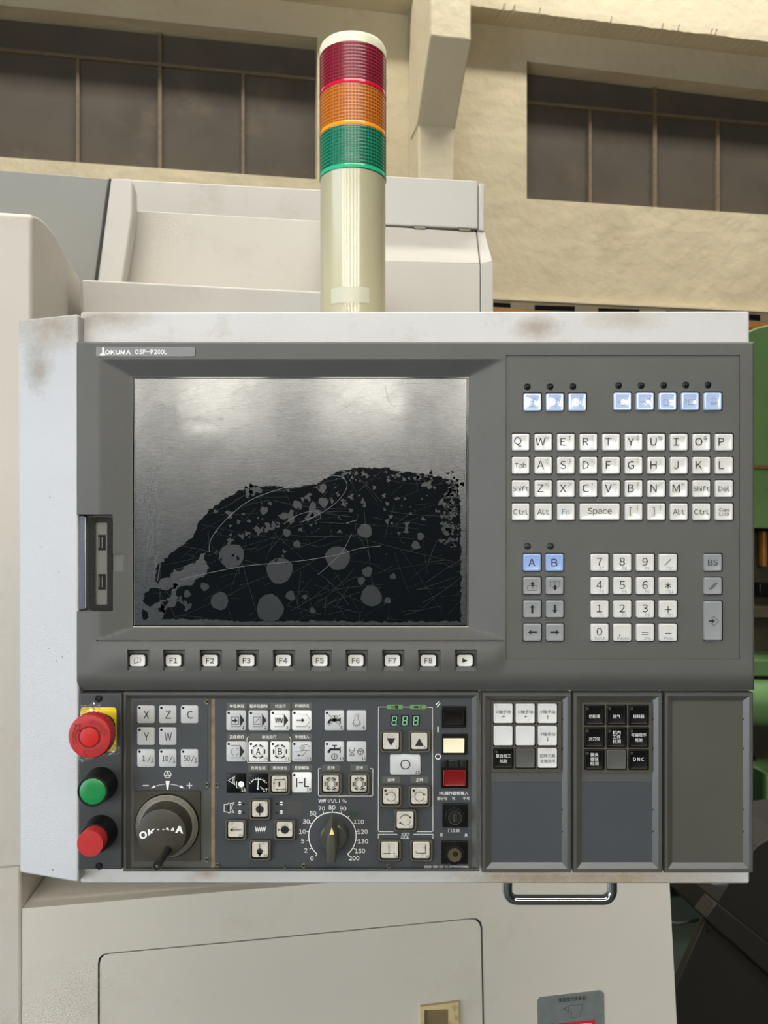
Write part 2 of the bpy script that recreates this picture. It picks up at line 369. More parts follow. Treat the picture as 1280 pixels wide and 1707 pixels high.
# ------------------------------------------------------------------ hall behind the camera: wall and bright windows the display mirrors
HW = mat('far_hall_plaster', (66, 62, 55), 0.9)
DAY = mat('daylit_glass', (230, 236, 245), 0.5, emit=(255, 250, 238), estr=21.0)
YR = -5.5; T_ = 2*D0+5.5
def RZ(e): return ZC+math.tan(math.radians(e))*T_
wf = holed('wall_front', [(-9, 0), (9, 0), (9, 5.5), (-9, 5.5)], [], HW, None, lambda p: Vector((p[0], YR, p[1])), lambda p: Vector((p[0], YR-0.2, p[1]))); struct(wf)
pitch = 235*T_/F
k_ = 3
for i in range(-2, 4):
    cx = (370-640)*T_/F+i*pitch
    for (e0, e1, hw) in ((7.2, 14.0, 0.37), (5.9, 6.6, 0.33)):
        z0, z1 = RZ(e0), RZ(e1)
        wn = prism('window_%d' % k_, [Vector((cx-hw, YR+0.03, z0)), Vector((cx+hw, YR+0.03, z0)), Vector((cx+hw, YR+0.03, z1)), Vector((cx-hw, YR+0.03, z1))], (0, -0.03, 0), DAY)
        struct(wn); k_ += 1
# ------------------------------------------------------------------ the machine tool behind the panel
MO = Vector((-0.1, 1.3, 0))
mt = thing('machine_tool', MO, 'large beige sheet metal lathe enclosure behind and below the control panel', 'machine')
def down(p, z=0.0): return Vector((p.x, p.y, z))
def face(name, px, Y0, th, m, n=0.0, bev=0.003, parent=mt): return prism(name, [R(x, y, Y0, n) for x, y in px], -NV*th, m, parent, bev=bev)
# left column, upper part with a curved shoulder, and lower part
e0 = R(53, 357, 1.0)
prof = [(53, 362), (56, 358), (64, 361), (76, 370), (90, 388), (103, 411), (115, 432), (128, 456), (135, 468), (135, 620)]
pr = [RAYPLANE(x, y, e0, TV) for x, y in prof]; pr.append(RAYPLANE(53, 1445, e0, TV)+Vector((0, 0.09, 0))); pr[-1] = Vector((pr[-2].x, pr[-2].y, R(53, 1445, 1.0).z)); pr.append(R(53, 1445, 1.0))
prism('column_cover', pr, -TV*0.6, COLM, mt, bev=0.004)
a = R(35, 1445, 1.0, 0.002); b = R(35, 1445, 1.0, -0.35)
prism('column_base', [a, Vector((a.x, a.y, 0)), Vector((a.x, a.y, 0))-NV*0.35, a-NV*0.35], -TV*0.6, COLM, mt, bev=0.004)
# lower front cover leaning outwards, with a round-cornered hole for the access door
FC = [R(37, 1515, 1.0), R(1113, 1424, 1.0), ]
pbl = R(37, 1707, 1.0, 0.012); pbr = R(1128, 1707, 1.0, 0.012)
tilt_n = (FC[1]-FC[0]).cross(pbl-FC[0]).normalized()
def FCV(p): return RAYPLANE(p[0], p[1], FC[0], tilt_n)
def fbot(x): return (x, 2500)
outer = [(37, 1515), (1113, 1424), (1116, 1475), (1128, 1707), (1168, 2480), (37, 2480)]
hole = [(163, 2400), (163, 1606), (165, 1597), (171, 1591), (180, 1588.5), (400, 1568), (785, 1530.5), (795, 1531), (802, 1537), (805, 1547), (808, 1707), (820, 2400)]
inw = -tilt_n if tilt_n.y < 0 else tilt_n
fcv = holed('front_cover', outer, [hole], BEIGE, mt, FCV, lambda p: FCV(p)+inw*0.02)
cx_, cy_ = 480, 1950
inner = []
for (x, y) in hole:
    inner.append((x+(2.6 if x < cx_ else -2.6), y+(2.6 if y < 1900 else -2.6)))
dr = prism('access_door', [FCV(p)+inw*0.0012 for p in inner], inw*0.016, BEIGE, mt, bev=0.001)
bp_ = prism('front_backing', [FCV(p)+inw*0.021 for p in [(50, 1518), (1108, 1430), (1110, 2470), (50, 2470)]], inw*0.01, HOLE, mt)
# level shelf behind the top edge of the front cover and the body of the machine
t0, t1 = FC
ctrz = t0.z
prism('front_shelf', [t0, t1, t1+inw*0.45+Vector((0.0, 0, 0)), t0+inw*0.45], (0, 0, -0.02), BEIGE, mt, bev=0.001)
body_a = R(60, 1515, 1.42); body_b = R(1085, 1424, 1.42)
prism('body', [Vector((body_a.x, body_a.y, 0)), Vector((body_b.x, body_b.y, 0)), Vector((body_b.x, body_b.y, 1.72)), Vector((body_a.x, body_a.y, 1.72))], -NV*0.6, BEIGE, mt, bev=0.004)
rs = prism('side_cover', [t1-TV*0.004, Vector((t1.x, t1.y, 0)), Vector((t1.x, t1.y, 0))-NV*0.42, t1-NV*0.42], -TV*0.015, BEIGE, mt)
# latch of the access door
LAT = mat('ivory_latch_plastic', (206, 190, 146), 0.4, col2=(176, 152, 104), nscale=60, namt=0.6, dirt=(120, 84, 44), dscale=60, damt=0.7)
lt = holed('latch', [(700, 1676), (763, 1668), (765, 1830), (700, 1830)], [[(706, 1681), (747, 1679.5), (749, 1820), (706, 1820)]], LAT, mt,
           lambda p: FCV(p)-inw*0.004, lambda p: FCV(p)+inw*0.002)
prism('latch_pull', [FCV(p)+inw*0.0005 for p in [(705, 1680), (750, 1678), (752, 1825), (705, 1825)]], inw*0.002, mat('latch_recess', (128, 112, 80), 0.5, col2=(88, 76, 52), nscale=40, namt=0.8), lt)
# sticker with the tailstock table
STK = mat('brushed_grey_sticker', (134, 140, 140), 0.35, metal=0.3, col2=(112, 118, 119), nscale=90, namt=0.7)
stk = thing('instruction_plate', FCV((950, 1680))-inw*0.0012, 'grey metal instruction plate with black heading and red block on beige front cover', 'sign')
so = [(895, 1667), (899, 1662), (1000, 1650.5), (1006, 1655), (1008, 1790), (897, 1800)]
prism('plate_sheet', [FCV(p)-inw*0.0012 for p in so], inw*0.0011, STK, stk)
IK = lambda: Ink(lambda x, y: FCV((x, y))-inw*0.0014)
ik = IK(); ik.text('尾座推力换算表', 953, 1664.5, 8, w=46, bold=0.01, rot=0.08)
ik.line([(946, 1676), (970, 1673.5), (970, 1682), (967, 1684), (966, 1690), (968, 1694), (950, 1696), (952, 1690), (951, 1687), (947, 1685)], 0.6, True)
ik.line([(946, 1678), (941, 1679), (941, 1683), (946, 1683)], 0.6).line([(941, 1679.5), (938, 1681.5), (941, 1683)], 0.6)
ik.text('%', 921, 1706, 6); ik.build('legend', INKK, stk)
ik = IK(); ik.poly([(930, 1705.5), (991, 1699), (992, 1760), (931, 1766)]); ik.build('red_block', mat('red_print', (190, 24, 40), 0.5), stk)
ik = Ink(lambda x, y: FCV((x, y))-inw*0.0016); ik.line([(950, 1708), (985, 1704.5), (985, 1725), (950, 1728)], 0.8); ik.build('table_line', INKW, stk)
# hood above, left of the signal tower
dp = face('sliding_door', [(-160, 270), (182, 297), (158, 480), (135, 560), (-160, 560)], 1.40, 0.03, DOORM)
face('door_gasket', [(182, 297), (185, 298), (162, 480), (156, 480)], 1.385, 0.02, BLACK, bev=0)
face('hood_post', [(185, 297), (217, 297), (222, 303), (222, 352), (203, 482), (161, 480)], 1.36, 0.05, BEIGE2, bev=0.004)
face('rear_panel', [(205, 298), (640, 321), (640, 420), (205, 420)], 1.62, 0.05, BEIGE2, bev=0.004)
face('hood_panel', [(218, 350), (640, 374), (640, 520), (196, 520)], 1.42, 0.05, BEIGE, bev=0.002)
face('hood_ledge', [(135, 465), (625, 490), (625, 640), (135, 640)], 1.20, 0.18, BEIGE2, bev=0.004)
# hood right of the signal tower: upper lid, chamfered middle, upright front, end strip
uv = mt
face('hood_lid', [(560, 288.5), (794, 301), (797, 304), (797, 381), (560, 371)], 1.30, 0.12, BEIGE2, bev=0.004)
face('lid_end', [(798.5, 305), (808, 306), (808, 386), (798.5, 383)], 1.30, 0.10, BEIGE2, n=0.001, bev=0.002)
face('lid_seam', [(560, 366), (799, 379), (799, 389), (560, 378)], 1.30, 0.05, HOLE, n=-0.012, bev=0)
def mid(name, tl, tr_, br, bl, m, nb=0.045):
    A = [R(*tl, 1.30, -0.0), R(*tr_, 1.30, -0.0), R(*br, 1.30, nb), R(*bl, 1.30, nb)]
    B_ = [p-NV*0.12 for p in A]
    return loft(name, [B_, A], m, mt, back=True, bev=0.002)
mid('hood_slope', (560, 372), (794, 386.5), (800, 440), (560, 434), BEIGE)
face('hood_front', [(560, 434), (800, 440), (800, 620), (560, 620)], 1.30, 0.12, BEIGE, n=0.045, bev=0.001)
mid('slope_end', (795.5, 386.5), (808, 387), (822, 436), (801.5, 440), BEIGE2)
face('front_end', [(801.5, 440), (822, 436), (822, 620), (801.5, 620)], 1.30, 0.12, BEIGE2, n=0.045, bev=0.001)
for x in (690, 765): 
    face('hinge', [(x, 376+(x-690)*0.05), (x+20, 377+(x-690)*0.05), (x+20, 382+(x-690)*0.05), (x, 381+(x-690)*0.05)], 1.30, 0.01, STEEL, n=0.004, bev=0.001)
# ------------------------------------------------------------------ machines on the right
GRN = mat('green_machine_paint', (98, 132, 80), 0.5, col2=(76, 106, 60), nscale=3, namt=0.6, dirt=(46, 50, 26), dscale=6, damt=0.5)
GRND = mat('dark_olive_steel', (62, 56, 40), 0.7, col2=(30, 26, 18), nscale=8, namt=0.8)  # dark olive mottled with near-black brown
gm = thing('green_machine', R(1330, 1500, 2.6).xyz*1.0, 'green painted machine seen past the right edge of the control panel', 'machine')
gm.location.z = 0
G = lambda nm, px, m, th=0.5, n=0.0, bev=0.006: prism(nm, [R(x, y, 2.6, n) for x, y in px], -NV*th, m, gm, bev=bev)
G('upper_cover', [(1215, 566), (1240, 556), (1262, 546), (1300, 537), (1480, 545), (1480, 885), (1215, 880)], GRN, 0.45)
G('brown_band', [(1215, 775), (1480, 777), (1480, 783), (1215, 781)], mat('brown_strip', (112, 78, 40), 0.6), 0.02, 0.012, 0)
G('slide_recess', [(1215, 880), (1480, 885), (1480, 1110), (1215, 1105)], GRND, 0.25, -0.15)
G('drive_box', [(1266, 972), (1330, 974), (1330, 995), (1266, 993)], BLACK, 0.05, -0.08)
G('slide_bar', [(1215, 1010), (1480, 1012), (1480, 1032), (1215, 1030)], mat('grimy_steel', (92, 84, 66), 0.6, col2=(60, 52, 40), nscale=20, namt=0.6), 0.08, -0.08)
G('orange_pipe', [(1272, 884), (1279, 884), (1279, 945), (1272, 945)], mat('tarnished_orange', (150, 96, 34), 0.5), 0.03, -0.1)
G('green_apron', [(1215, 1098), (1480, 1102), (1480, 1130), (1215, 1128)], mat('light_green_paint', (98, 134, 84), 0.5), 0.3, 0.02, 0.01)
tube('round_guard', [R(1200, 1170, 2.6, 0.05), R(1480, 1176, 2.6, 0.05)], 0.082, mat('light_green_paint', (98, 134, 84), 0.5), gm, n=20)
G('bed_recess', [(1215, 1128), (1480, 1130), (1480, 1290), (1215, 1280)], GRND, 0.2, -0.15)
G('base_panel', [(1215, 1272), (1278, 1290), (1278, 2000), (1215, 2000)], mat('dark_green_paint', (34, 62, 28), 0.5, col2=(20, 38, 16), nscale=6, namt=0.6), 0.4, 0.0)
G('base_post', [(1278, 1288), (1480, 1292), (1480, 2000), (1278, 2000)], mat('light_green_paint', (98, 134, 84), 0.5), 0.4, 0.02)
fa = R(1215, 1500, 2.6, -0.02); fb = R(1480, 1500, 2.6, -0.02)
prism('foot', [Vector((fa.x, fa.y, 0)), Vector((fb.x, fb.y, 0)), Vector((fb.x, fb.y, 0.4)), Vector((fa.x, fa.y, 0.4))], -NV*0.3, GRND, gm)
fa = R(1060, 1560, 2.72); fb = R(1260, 1560, 2.72)
prism('under_shade_block', [Vector((fa.x, fa.y, 0)), Vector((fb.x, fb.y, 0)), Vector((fb.x, fb.y, 0.5)), Vector((fa.x, fa.y, 0.5))], -NV*0.3, HOLE, gm)  # black block added to stand for the dark space under the machines
# dark chip conveyor in the lower right corner
CNV = mat('dark_brown_grey_paint', (36, 33, 28), 0.6, col2=(30, 27, 23), nscale=5, namt=0.6)
cc = thing('chip_conveyor', R(1260, 1700, 1.75), 'dark brown grey slanted sheet metal trough at lower right behind the panel', 'machine'); cc.location.z = 0
K = lambda nm, px, th, n, m=CNV: prism(nm, [R(x, y, 1.75, n) for x, y in px], -NV*th, m, cc, bev=0.003)
K('trough_side', [(1176, 1531), (1184, 1541), (1440, 1770), (1440, 2300), (1060, 2300), (1060, 1840), (1128, 1640)], 0.02, 0.0)
K('trough_flange', [(1175, 1530), (1194, 1505), (1440, 1700), (1440, 1775), (1290, 1632)], 0.05, 0.035)
K('trough_cover', [(1196, 1502), (1204, 1488), (1240, 1435), (1262, 1410), (1300, 1388), (1440, 1370), (1440, 1760), (1290, 1640), (1190, 1540)], 0.2, -0.002)
tube('hose', [R(1100, 1535, 1.9), R(1130, 1540, 1.9), R(1155, 1535, 1.9), R(1175, 1532, 1.9), R(1200, 1560, 1.9, -.05)], 0.004, mat('grey_hose', (84, 84, 80), 0.5), cc)
tube('cable', [R(1150, 1470, 1.9), R(1165, 1495, 1.9), R(1182, 1513, 1.9), R(1210, 1530, 1.9)], 0.003, BLACK, cc)
K('bracket', [(1186, 1474), (1215, 1474), (1207, 1488)], 0.02, 0.05, mat('bracket_steel', (96, 102, 108), 0.4, metal=0.6))
K('bolt_hole', [(1179+3*math.cos(i*PI/4), 1552+4*math.sin(i*PI/4)) for i in range(8)], 0.001, 0.0008, HOLE)
fa = R(1060, 2300, 1.75, -0.02); fb = R(1440, 2300, 1.75, -0.02)
prism('trough_base', [Vector((fa.x, fa.y, 0)), Vector((fb.x, fb.y, 0)), fb, fa], -NV*0.2, CNV, cc)
# ------------------------------------------------------------------ the operating panel
hb = P(690, 1474, -0.06)
CP = thing('control_panel', hb, 'wide machine control panel in light grey housing with scratched display, keyboard and button modules', 'control panel')
hx = [P(133, 519.5, -0.0153), P(1250, 518, -0.0153), P(1250, 1474, -0.0153), P(133, 1473, -0.0153)]
HS = mat('housing_paint_top', (198, 197, 196), 0.42, col2=(186, 184, 181), nscale=14, namt=0.6, bump=0.35, bscale=900, dirt=(150, 138, 120), dscale=22, damt=0.4,
         spots=[sp(895, 547, -0.0153, 0.022, (1, 1, 1.9), (140, 124, 106), 0.75), sp(1040, 531, -0.0153, 0.03, (0.8, 1, 2.6), (160, 148, 132), 0.6), sp(170, 527, -0.0153, 0.04, (0.8, 1, 3), (130, 114, 90), 0.6),
                sp(900, 1464, -0.0153, 0.04, (0.5, 1, 3), (150, 128, 96), 0.8), sp(1060, 1464, -0.0153, 0.04, (0.5, 1, 3), (160, 140, 108), 0.7), sp(345, 1455, -0.0153, 0.012, (1, 1, 2), (150, 118, 84), 0.7)])
prism('housing', hx, (0, 0.125, 0), HS, CP, bev=0.0022)
WG = mat('housing_paint_side', (184, 185, 187), 0.42, col2=(172, 173, 175), nscale=14, namt=0.5, bump=0.4, bscale=900,
         spots=[sp(68, 612, -0.018, 0.021, (1.35, 1, 0.8), (132, 122, 104), 0.8), sp(90, 545, -0.013, 0.035, (0.8, 0.8, 1.6), (140, 126, 100), 0.8)])
wp = [P(30, 533, -0.020), P(129.5, 523, -0.003), P(131, 1472, -0.003), P(32, 1455, -0.020)]
wb = [p+Vector((0.004, 0.10, 0)) for p in wp]
loft('side_wing', [wb, wp], WG, CP, back=True, bev=0.0018)
ik = Ink(lambda x, y: P(x, y, -0.003-0.017*(131-x)/100+0.0004))
for x, y, r in ((83, 829, .9), (67, 911, .8), (98, 953, .8), (82, 1081, .9), (104, 1095, .9), (94, 1102, .8), (88, 1450, 1.0)): ik.disc(x, y, r, 6)
ik.build('paint_chip', INKK, CP)
# arm that carries the panel from the machine body
prism('support_arm', [P(500, 900, -0.1405), P(700, 900, -0.1405), P(700, 1100, -0.1405), P(500, 1100, -0.1405)], (0, 0.655, 0), BEIGE, mt, bev=0.0)
# ---- bezel as one moulded surface
KEYX = [229, 289, 350, 411, 472, 533, 593, 654, 714, 775]
def cl(v, a=0.0, b=1.0): return max(a, min(b, v))
def hbez(x, y):
    h = 0.0
    e = min(x-128, 1257-x, y-570)
    if e < 3: h -= 0.0016*(1-e/3)**2
    if y > 1120: h -= 0.0075*((y-1120)/30)**2
    t = min(cl((x-165)/55), cl((y-598)/30), cl((841-x)/60), cl((1066.5-y)/20))
    if t > 0: h -= 0.0085*t
    if 221 < x < 780.5 and 628.5 < y < 1046: h = -0.014
    if 1067 <= y <= 1069 and 163 < x < 839: h -= 0.0016
    if 1069 < y < 1120 and 150 < x < 845:
        h += 0.0022*math.sin(PI*cl((y-1072)/50))*cl((x-150)/40)*cl((845-x)/20)
    if 1083 <= y <= 1121:
        for k in KEYX:
            if k-17 <= x <= k+20:
                q = cl((1119-y)/11); q = min(q, cl((y-1083)/2.5), cl((x-(k-17))/3.0), cl((k+20-x)/1.2)); h -= 0.0062*q
    if 843 < x < 1232.5 and 592 < y < 1098.5: h = -0.0012
    if x < 188 and 857.5 < y < 1019: h = -0.0095
    if 188 <= x < 206 and 924 < y < 953: h -= 0.003*(1-(x-188)/18)
    for (qx, qy) in LEDS:
        d = math.hypot(x-qx, y-qy)
        if d < 5.4: h -= 0.003
    return h
LEDS = [(879, 645), (917, 645), (955, 644.5), (1031, 643), (1068.5, 643), (1106, 642.5), (1143, 642), (1180, 642), (879.5, 911), (917.5, 911)]
gx = set(np.round(np.arange(128, 1257.1, 4.0), 2)); gy = set(np.round(np.arange(570, 1150.1, 4.0), 2))
for v in (128.7, 129.5, 131, 1254, 1255.5, 1256.4, 1257, 220, 221, 221.3, 780.3, 780.6, 781.5, 842.8, 843.3, 1232.3, 1232.8, 187.8, 188.2, 205.8): gx.add(v)
for v in (570.7, 571.5, 573, 597.8, 628, 628.3, 628.8, 1045.8, 1046.2, 1047, 1066.5, 1066.9, 1067.2, 1068.9, 1069.3, 591.8, 592.3, 1098.3, 1098.8, 857.3, 857.8, 1018.8, 1019.3, 1083, 1085.5, 1108, 1119, 1122, 1150, 923.8, 924.3, 952.8, 953.3): gy.add(v)
for k in KEYX:
    for q in (-17.3, -16.9, -14, 18.8, 19.9, 20.3): gx.add(round(k+q, 2))
for (qx, qy) in LEDS:
    for q in (-5.5, -4.8, -3, -1, 1, 3, 4.8, 5.5): gx.add(round(qx+q, 2)); gy.add(round(qy+q, 2))
gx = sorted(gx); gy = sorted(gy)
def thin(a):
    o = [a[0]]
    for v in a[1:]:
        if v-o[-1] > 0.15: o.append(v)
    return o
gx = thin(gx); gy = thin(gy); gx[-1] = 1257.0; nx = len(gx); ny = len(gy)
v = [P(x, y, hbez(x, y)) for y in gy for x in gx]
f = [(j*nx+i, (j+1)*nx+i, (j+1)*nx+i+1, j*nx+i+1) for j in range(ny-1) for i in range(nx-1)]
rim = [i for i in range(nx)]+[j*nx+nx-1 for j in range(1, ny)]+[(ny-1)*nx+i for i in range(nx-2, -1, -1)]+[j*nx for j in range(ny-2, 0, -1)]
b0 = len(v)
for i in rim:
    p = v[i]; v.append(Vector((p.x, D0+0.0153, p.z)))
for a in range(len(rim)):
    c2 = (a+1) % len(rim); f.append((rim[a], rim[c2], b0+c2, b0+a))
bez = mk('bezel', v, f, BEZ, CP, smooth=True, recalc=True)
if bez.data.polygons[0].normal.y > 0: bez.data.flip_normals()
# thin raised lines round the paging and cursor keys
ik = Ink(h=-0.0011)
for (x0, y0, x1, y1) in ((869.5, 960, 943, 994), (869.5, 1033.5, 941, 1034), (869.5, 998, 944, 1071)): ik.line(rr(x0, y0, x1, y1, 2), 0.5, True)
ik.build('guide_line', mat('dark_print', (58, 58, 56), 0.5), CP)
# lamps in their holes
for (x, y) in LEDS:
    lathe('indicator_lamp', (P(x, y, -0.003).x, P(x, y, -0.003).z), [(0.0027, -0.0029), (0.0027, -0.0022), (0.0013, -0.0018), (0.0009, -0.0006), (0.0004, -0.0004)], BLACK if y < 800 else mat('smoked_lamp', (46, 42, 36), 0.3), CP, n=16)
# ---- name strip
STRIP = mat('name_strip', (98, 100, 103), 0.35, metal=0.3, col2=(84, 86, 88), nscale=30, namt=0.5)
ns = prism('name_plate', [P(x, y, 0.0006) for x, y in rr(159.5, 578, 325.5, 594.5, 2.5)], (0, 0.0012, 0), STRIP, CP, bev=0.0002)
ik = Ink(h=0.0008); ik.text('OKUMA', 196.5, 587.2, 11, w=43, bold=0.035, hh=7.6).text('OSP-P200L', 251.5, 586.6, 11, w=53.5, bold=0.018, hh=8)
ik.poly([(170.2, 579.5), (173, 579), (173, 589), (170.2, 589)]).poly([(166.5, 590), (170.2, 588.5), (173.4, 588.5), (175.5, 590.4), (175.5, 592.6), (166.5, 592.6)])
ik.build('lettering', INKW, ns)
# ---- display: glass, peeling hazy film, scratches
GLS = mat('display_glass', (13, 17, 20), 0.07, spec=0.5, col2=(17, 21, 24), nscale=6, namt=0.5)
def film_mat(name, base, rough, spec, coat):
    m = mat(name, base, rough, spec=spec, col2=(base[0]+14, base[1]+15, base[2]+16), nscale=9, namt=0.6, stretch=(1, 1, 1.6))
    nt = m.node_tree; N = nt.nodes; L = nt.links; b = N['Principled BSDF']; b.inputs['Coat Weight'].default_value = coat
    tc = N.new('ShaderNodeTexCoord'); mp = N.new('ShaderNodeMapping'); mp.inputs['Rotation'].default_value = (0, 0.3, 0); mp.inputs['Scale'].default_value = (6, 1, 160)
    L.new(tc.outputs['Object'], mp.inputs[0]); n = N.new('ShaderNodeTexNoise'); n.inputs['Scale'].default_value = 6; n.inputs['Detail'].default_value = 8; n.inputs['Roughness'].default_value = 0.75
    L.new(mp.outputs[0], n.inputs['Vector'])
    r = N.new('ShaderNodeMapRange'); r.inputs[1].default_value = 0.3; r.inputs[2].default_value = 0.7; r.inputs[3].default_value = rough-0.01; r.inputs[4].default_value = rough+0.015
    L.new(n.outputs[0], r.inputs[0]); L.new(r.outputs[0], b.inputs['Roughness'])
    n2 = N.new('ShaderNodeTexNoise'); n2.inputs['Scale'].default_value = 28; n2.inputs['Detail'].default_value = 10; n2.inputs['Roughness'].default_value = 0.7; L.new(tc.outputs['Object'], n2.inputs['Vector'])
    r2 = N.new('ShaderNodeMapRange'); r2.inputs[1].default_value = 0.35; r2.inputs[2].default_value = 0.65; r2.inputs[3].default_value = 0.05; r2.inputs[4].default_value = 0.20
    L.new(n2.outputs[0], r2.inputs[0]); L.new(r2.outputs[0], b.inputs['Coat Roughness']); return m
FILM = film_mat('hazy_film', (30, 35, 39), 0.27, 1.0, 0.55)
scn = prism('display', [P(x, y, -0.0088) for x, y in [(221, 628.5), (780.8, 628.5), (780.8, 1046), (221, 1046)]], (0, 0.003, 0), GLS, CP)
def wob(pts, amp, n=5, seed=1):
    rnd = random.Random(seed); o = []
    for i in range(len(pts)):
        (x0, y0), (x1, y1) = pts[i], pts[(i+1) % len(pts)]; l = math.hypot(x1-x0, y1-y0); k = max(1, int(l/n)) if l < 200 else 1
        for j in range(k):
            t = j/k; o.append((x0+(x1-x0)*t+(rnd.uniform(-amp, amp) if (i or j) else 0), y0+(y1-y0)*t+rnd.uniform(-amp, amp)))
    return o
FH = -0.0086
dark = wob([(258, 968), (262, 944), (282, 926), (300, 912), (322, 893), (330, 872), (350, 850), (372, 832), (398, 818), (425, 811), (455, 810), (484, 815), (505, 811), (530, 806), (548, 794), (565, 784), (600, 780), (640, 779), (668, 786), (706, 790), (735, 796), (758, 803), (767, 830), (768, 900), (769, 1036), (640, 1037), (520, 1035), (400, 1036), (330, 1032), (268, 1033), (278, 1014), (292, 1010), (298, 996), (292, 986), (300, 976), (318, 978), (326, 966), (340, 962), (347, 946), (340, 930), (346, 918), (334, 924), (326, 938), (312, 942), (300, 952), (292, 950), (282, 962), (268, 966), (262, 974)], 1.9, 4)
pools = [wob([(240, 990), (258, 978), (276, 984), (290, 978), (282, 996), (262, 1004), (250, 1012), (238, 1004)], 1.8, 4, 3), wob([(268, 1006), (282, 1000), (276, 1012)], 1.2, 4, 4), wob([(237, 1014), (245, 1020), (247, 1030), (240, 1034), (236, 1026)], 1.2, 4, 5)]
outer = [(225, 632), (777, 632), (777, 1042), (225, 1042)]
film = holed('hazy_film', outer, [dark]+pools, FILM, scn, lambda p: P(p[0], p[1], FH), lambda p: P(p[0], p[1], FH-0.0001))
FB = film_mat('thin_film_spot', (30, 34, 37), 0.32, 0.4, 0.0)
rnd = random.Random(11)
def blob(ik, x, y, r, k=0.16, n=13):
    ph = [rnd.uniform(0, 6.28) for _ in range(3)]
    ik.poly([(x+r*(1+k*math.sin(2*a+ph[0])*.5+k*math.sin(3*a+ph[1])+k*.6*math.sin(5*a+ph[2]))*math.cos(a), y+r*(1+k*math.sin(2*a+ph[0])*.5+k*math.sin(3*a+ph[1])+k*.6*math.sin(5*a+ph[2]))*math.sin(a)) for a in [2*PI*i/n for i in range(n)]])
ik = Ink(h=FH)
for x, y, r in ((386, 927, 21), (466, 951, 22), (563, 930, 20.5), (450, 1014, 23), (608, 885, 12), (619, 994, 17.5), (537, 814, 7.5), (539, 837, 8), (495, 841, 7), (440, 851, 6.5), (612, 953, 8.5), (602, 968, 6.5), (693, 909, 7), (701, 894, 6), (646, 1001, 5.5), (655, 961, 5), (484, 993, 8), (495, 907, 6), (478, 888, 6.5), (366, 1002, 15), (341, 978, 7), (312, 990, 6), (521, 1018, 5), (508, 995, 4)):
    blob(ik, x, y, r, 0.05 if r > 11 else 0.12)
for x, y, r in ((481, 861, 10), (522, 854, 12), (424, 817, 9), (414, 820, 7), (432, 884, 7), (446, 880, 7), (458, 876, 6), (412, 889, 4), (403, 894, 4), (383, 902, 5), (383, 857, 6), (573, 838, 5), (513, 829, 5), (713, 808, 7), (752, 822, 8), (758, 812, 6), (737, 838, 6), (753, 858, 7), (748, 880, 10), (752, 836, 5), (695, 796, 5), (663, 792, 4), (575, 788, 4), (606, 790, 4), (594, 789, 3), (605, 836, 4), (645, 869, 3.5), (705, 865, 3), (677, 885, 4), (678, 874, 4), (566, 886, 3), (585, 828, 4), (640, 826, 3), (312, 1010, 7), (300, 1000, 5), (270, 1015, 6), (292, 976, 4)):
    blob(ik, x, y, r, 0.38, 15)
for i in range(110):
    a = rnd.random(); x = 350+a*410; y = 800+rnd.gauss(38, 34)+(60-120*a if a < .5 else 0)
    if y > 800+max(0, (500-x)*0.35): blob(ik, x, y, rnd.choice((0.8, 1.2, 1.6, 2.4, 3.2)), 0.3, 9)
for i in range(60): blob(ik, 760+rnd.gauss(-8, 9), 800+rnd.random()*110, rnd.uniform(1, 4), 0.3, 9)
for i in range(26): blob(ik, 560+rnd.random()*200, 786+rnd.random()*14, rnd.uniform(1, 3.4), 0.35, 9)
ik.build('film_spot', FB, scn)['kind'] = 'stuff'
SCR = mat('scratch_grey', (118, 123, 126), 0.35); SCD = mat('faint_scratch', (66, 70, 72), 0.35)
ik = Ink(h=FH+0.00015)
def curve(pts, w, n=12):
    o = []
    for i in range(len(pts)-1):
        p0 = pts[max(i-1, 0)]; p1 = pts[i]; p2 = pts[i+1]; p3 = pts[min(i+2, len(pts)-1)]
        for j in range(n):
            t = j/n; o.append(tuple(0.5*(2*p1[k]+(-p0[k]+p2[k])*t+(2*p0[k]-5*p1[k]+4*p2[k]-p3[k])*t*t+(-p0[k]+3*p1[k]-3*p2[k]+p3[k])*t**3) for k in (0, 1)))
    o.append(pts[-1]); ik.line(o, w)
curve([(349, 920), (352, 898), (375, 868), (415, 835), (470, 814), (528, 798), (560, 793), (575, 800), (577, 815), (560, 838), (530, 858), (500, 871)], 0.55)
curve([(472, 874), (498, 858), (525, 852), (535, 862), (526, 868)], 0.5); curve([(460, 812), (470, 803), (480, 801)], 0.6); curve([(505, 794), (515, 799), (521, 800)], 0.5)
curve([(300, 966), (400, 945), (500, 935), (560, 925), (600, 914), (634, 910)], 0.5); curve([(530, 958), (545, 945), (570, 920), (586, 890)], 0.45); curve([(577, 872), (595, 867)], 0.6)
curve([(642, 645), (648, 668), (659, 679)], 0.5)
ik.build('scratch', SCR, scn)['kind'] = 'stuff'
ik = Ink(h=FH+0.0001)
for i in range(420):
    x = 235+rnd.random()*530; y = 640+rnd.random()*395; a = rnd.gauss(-0.28, 0.35) if rnd.random() < .8 else rnd.gauss(1.2, .4); l = rnd.expovariate(1/40)+8; b_ = rnd.uniform(-.15, .15)
    pts = []
    for j in range(6):
        t = j/5; px, py = x+math.cos(a+b_*t)*l*t, y+math.sin(a+b_*t)*l*t
        if 228 < px < 774 and 634 < py < 1038: pts.append((px, py))
    if len(pts) > 1: ik.line(pts, rnd.choice((0.1, 0.14, 0.2)))
ik.build('faint_scratch', SCD, scn)['kind'] = 'stuff'
ik = Ink(h=FH+0.0001)
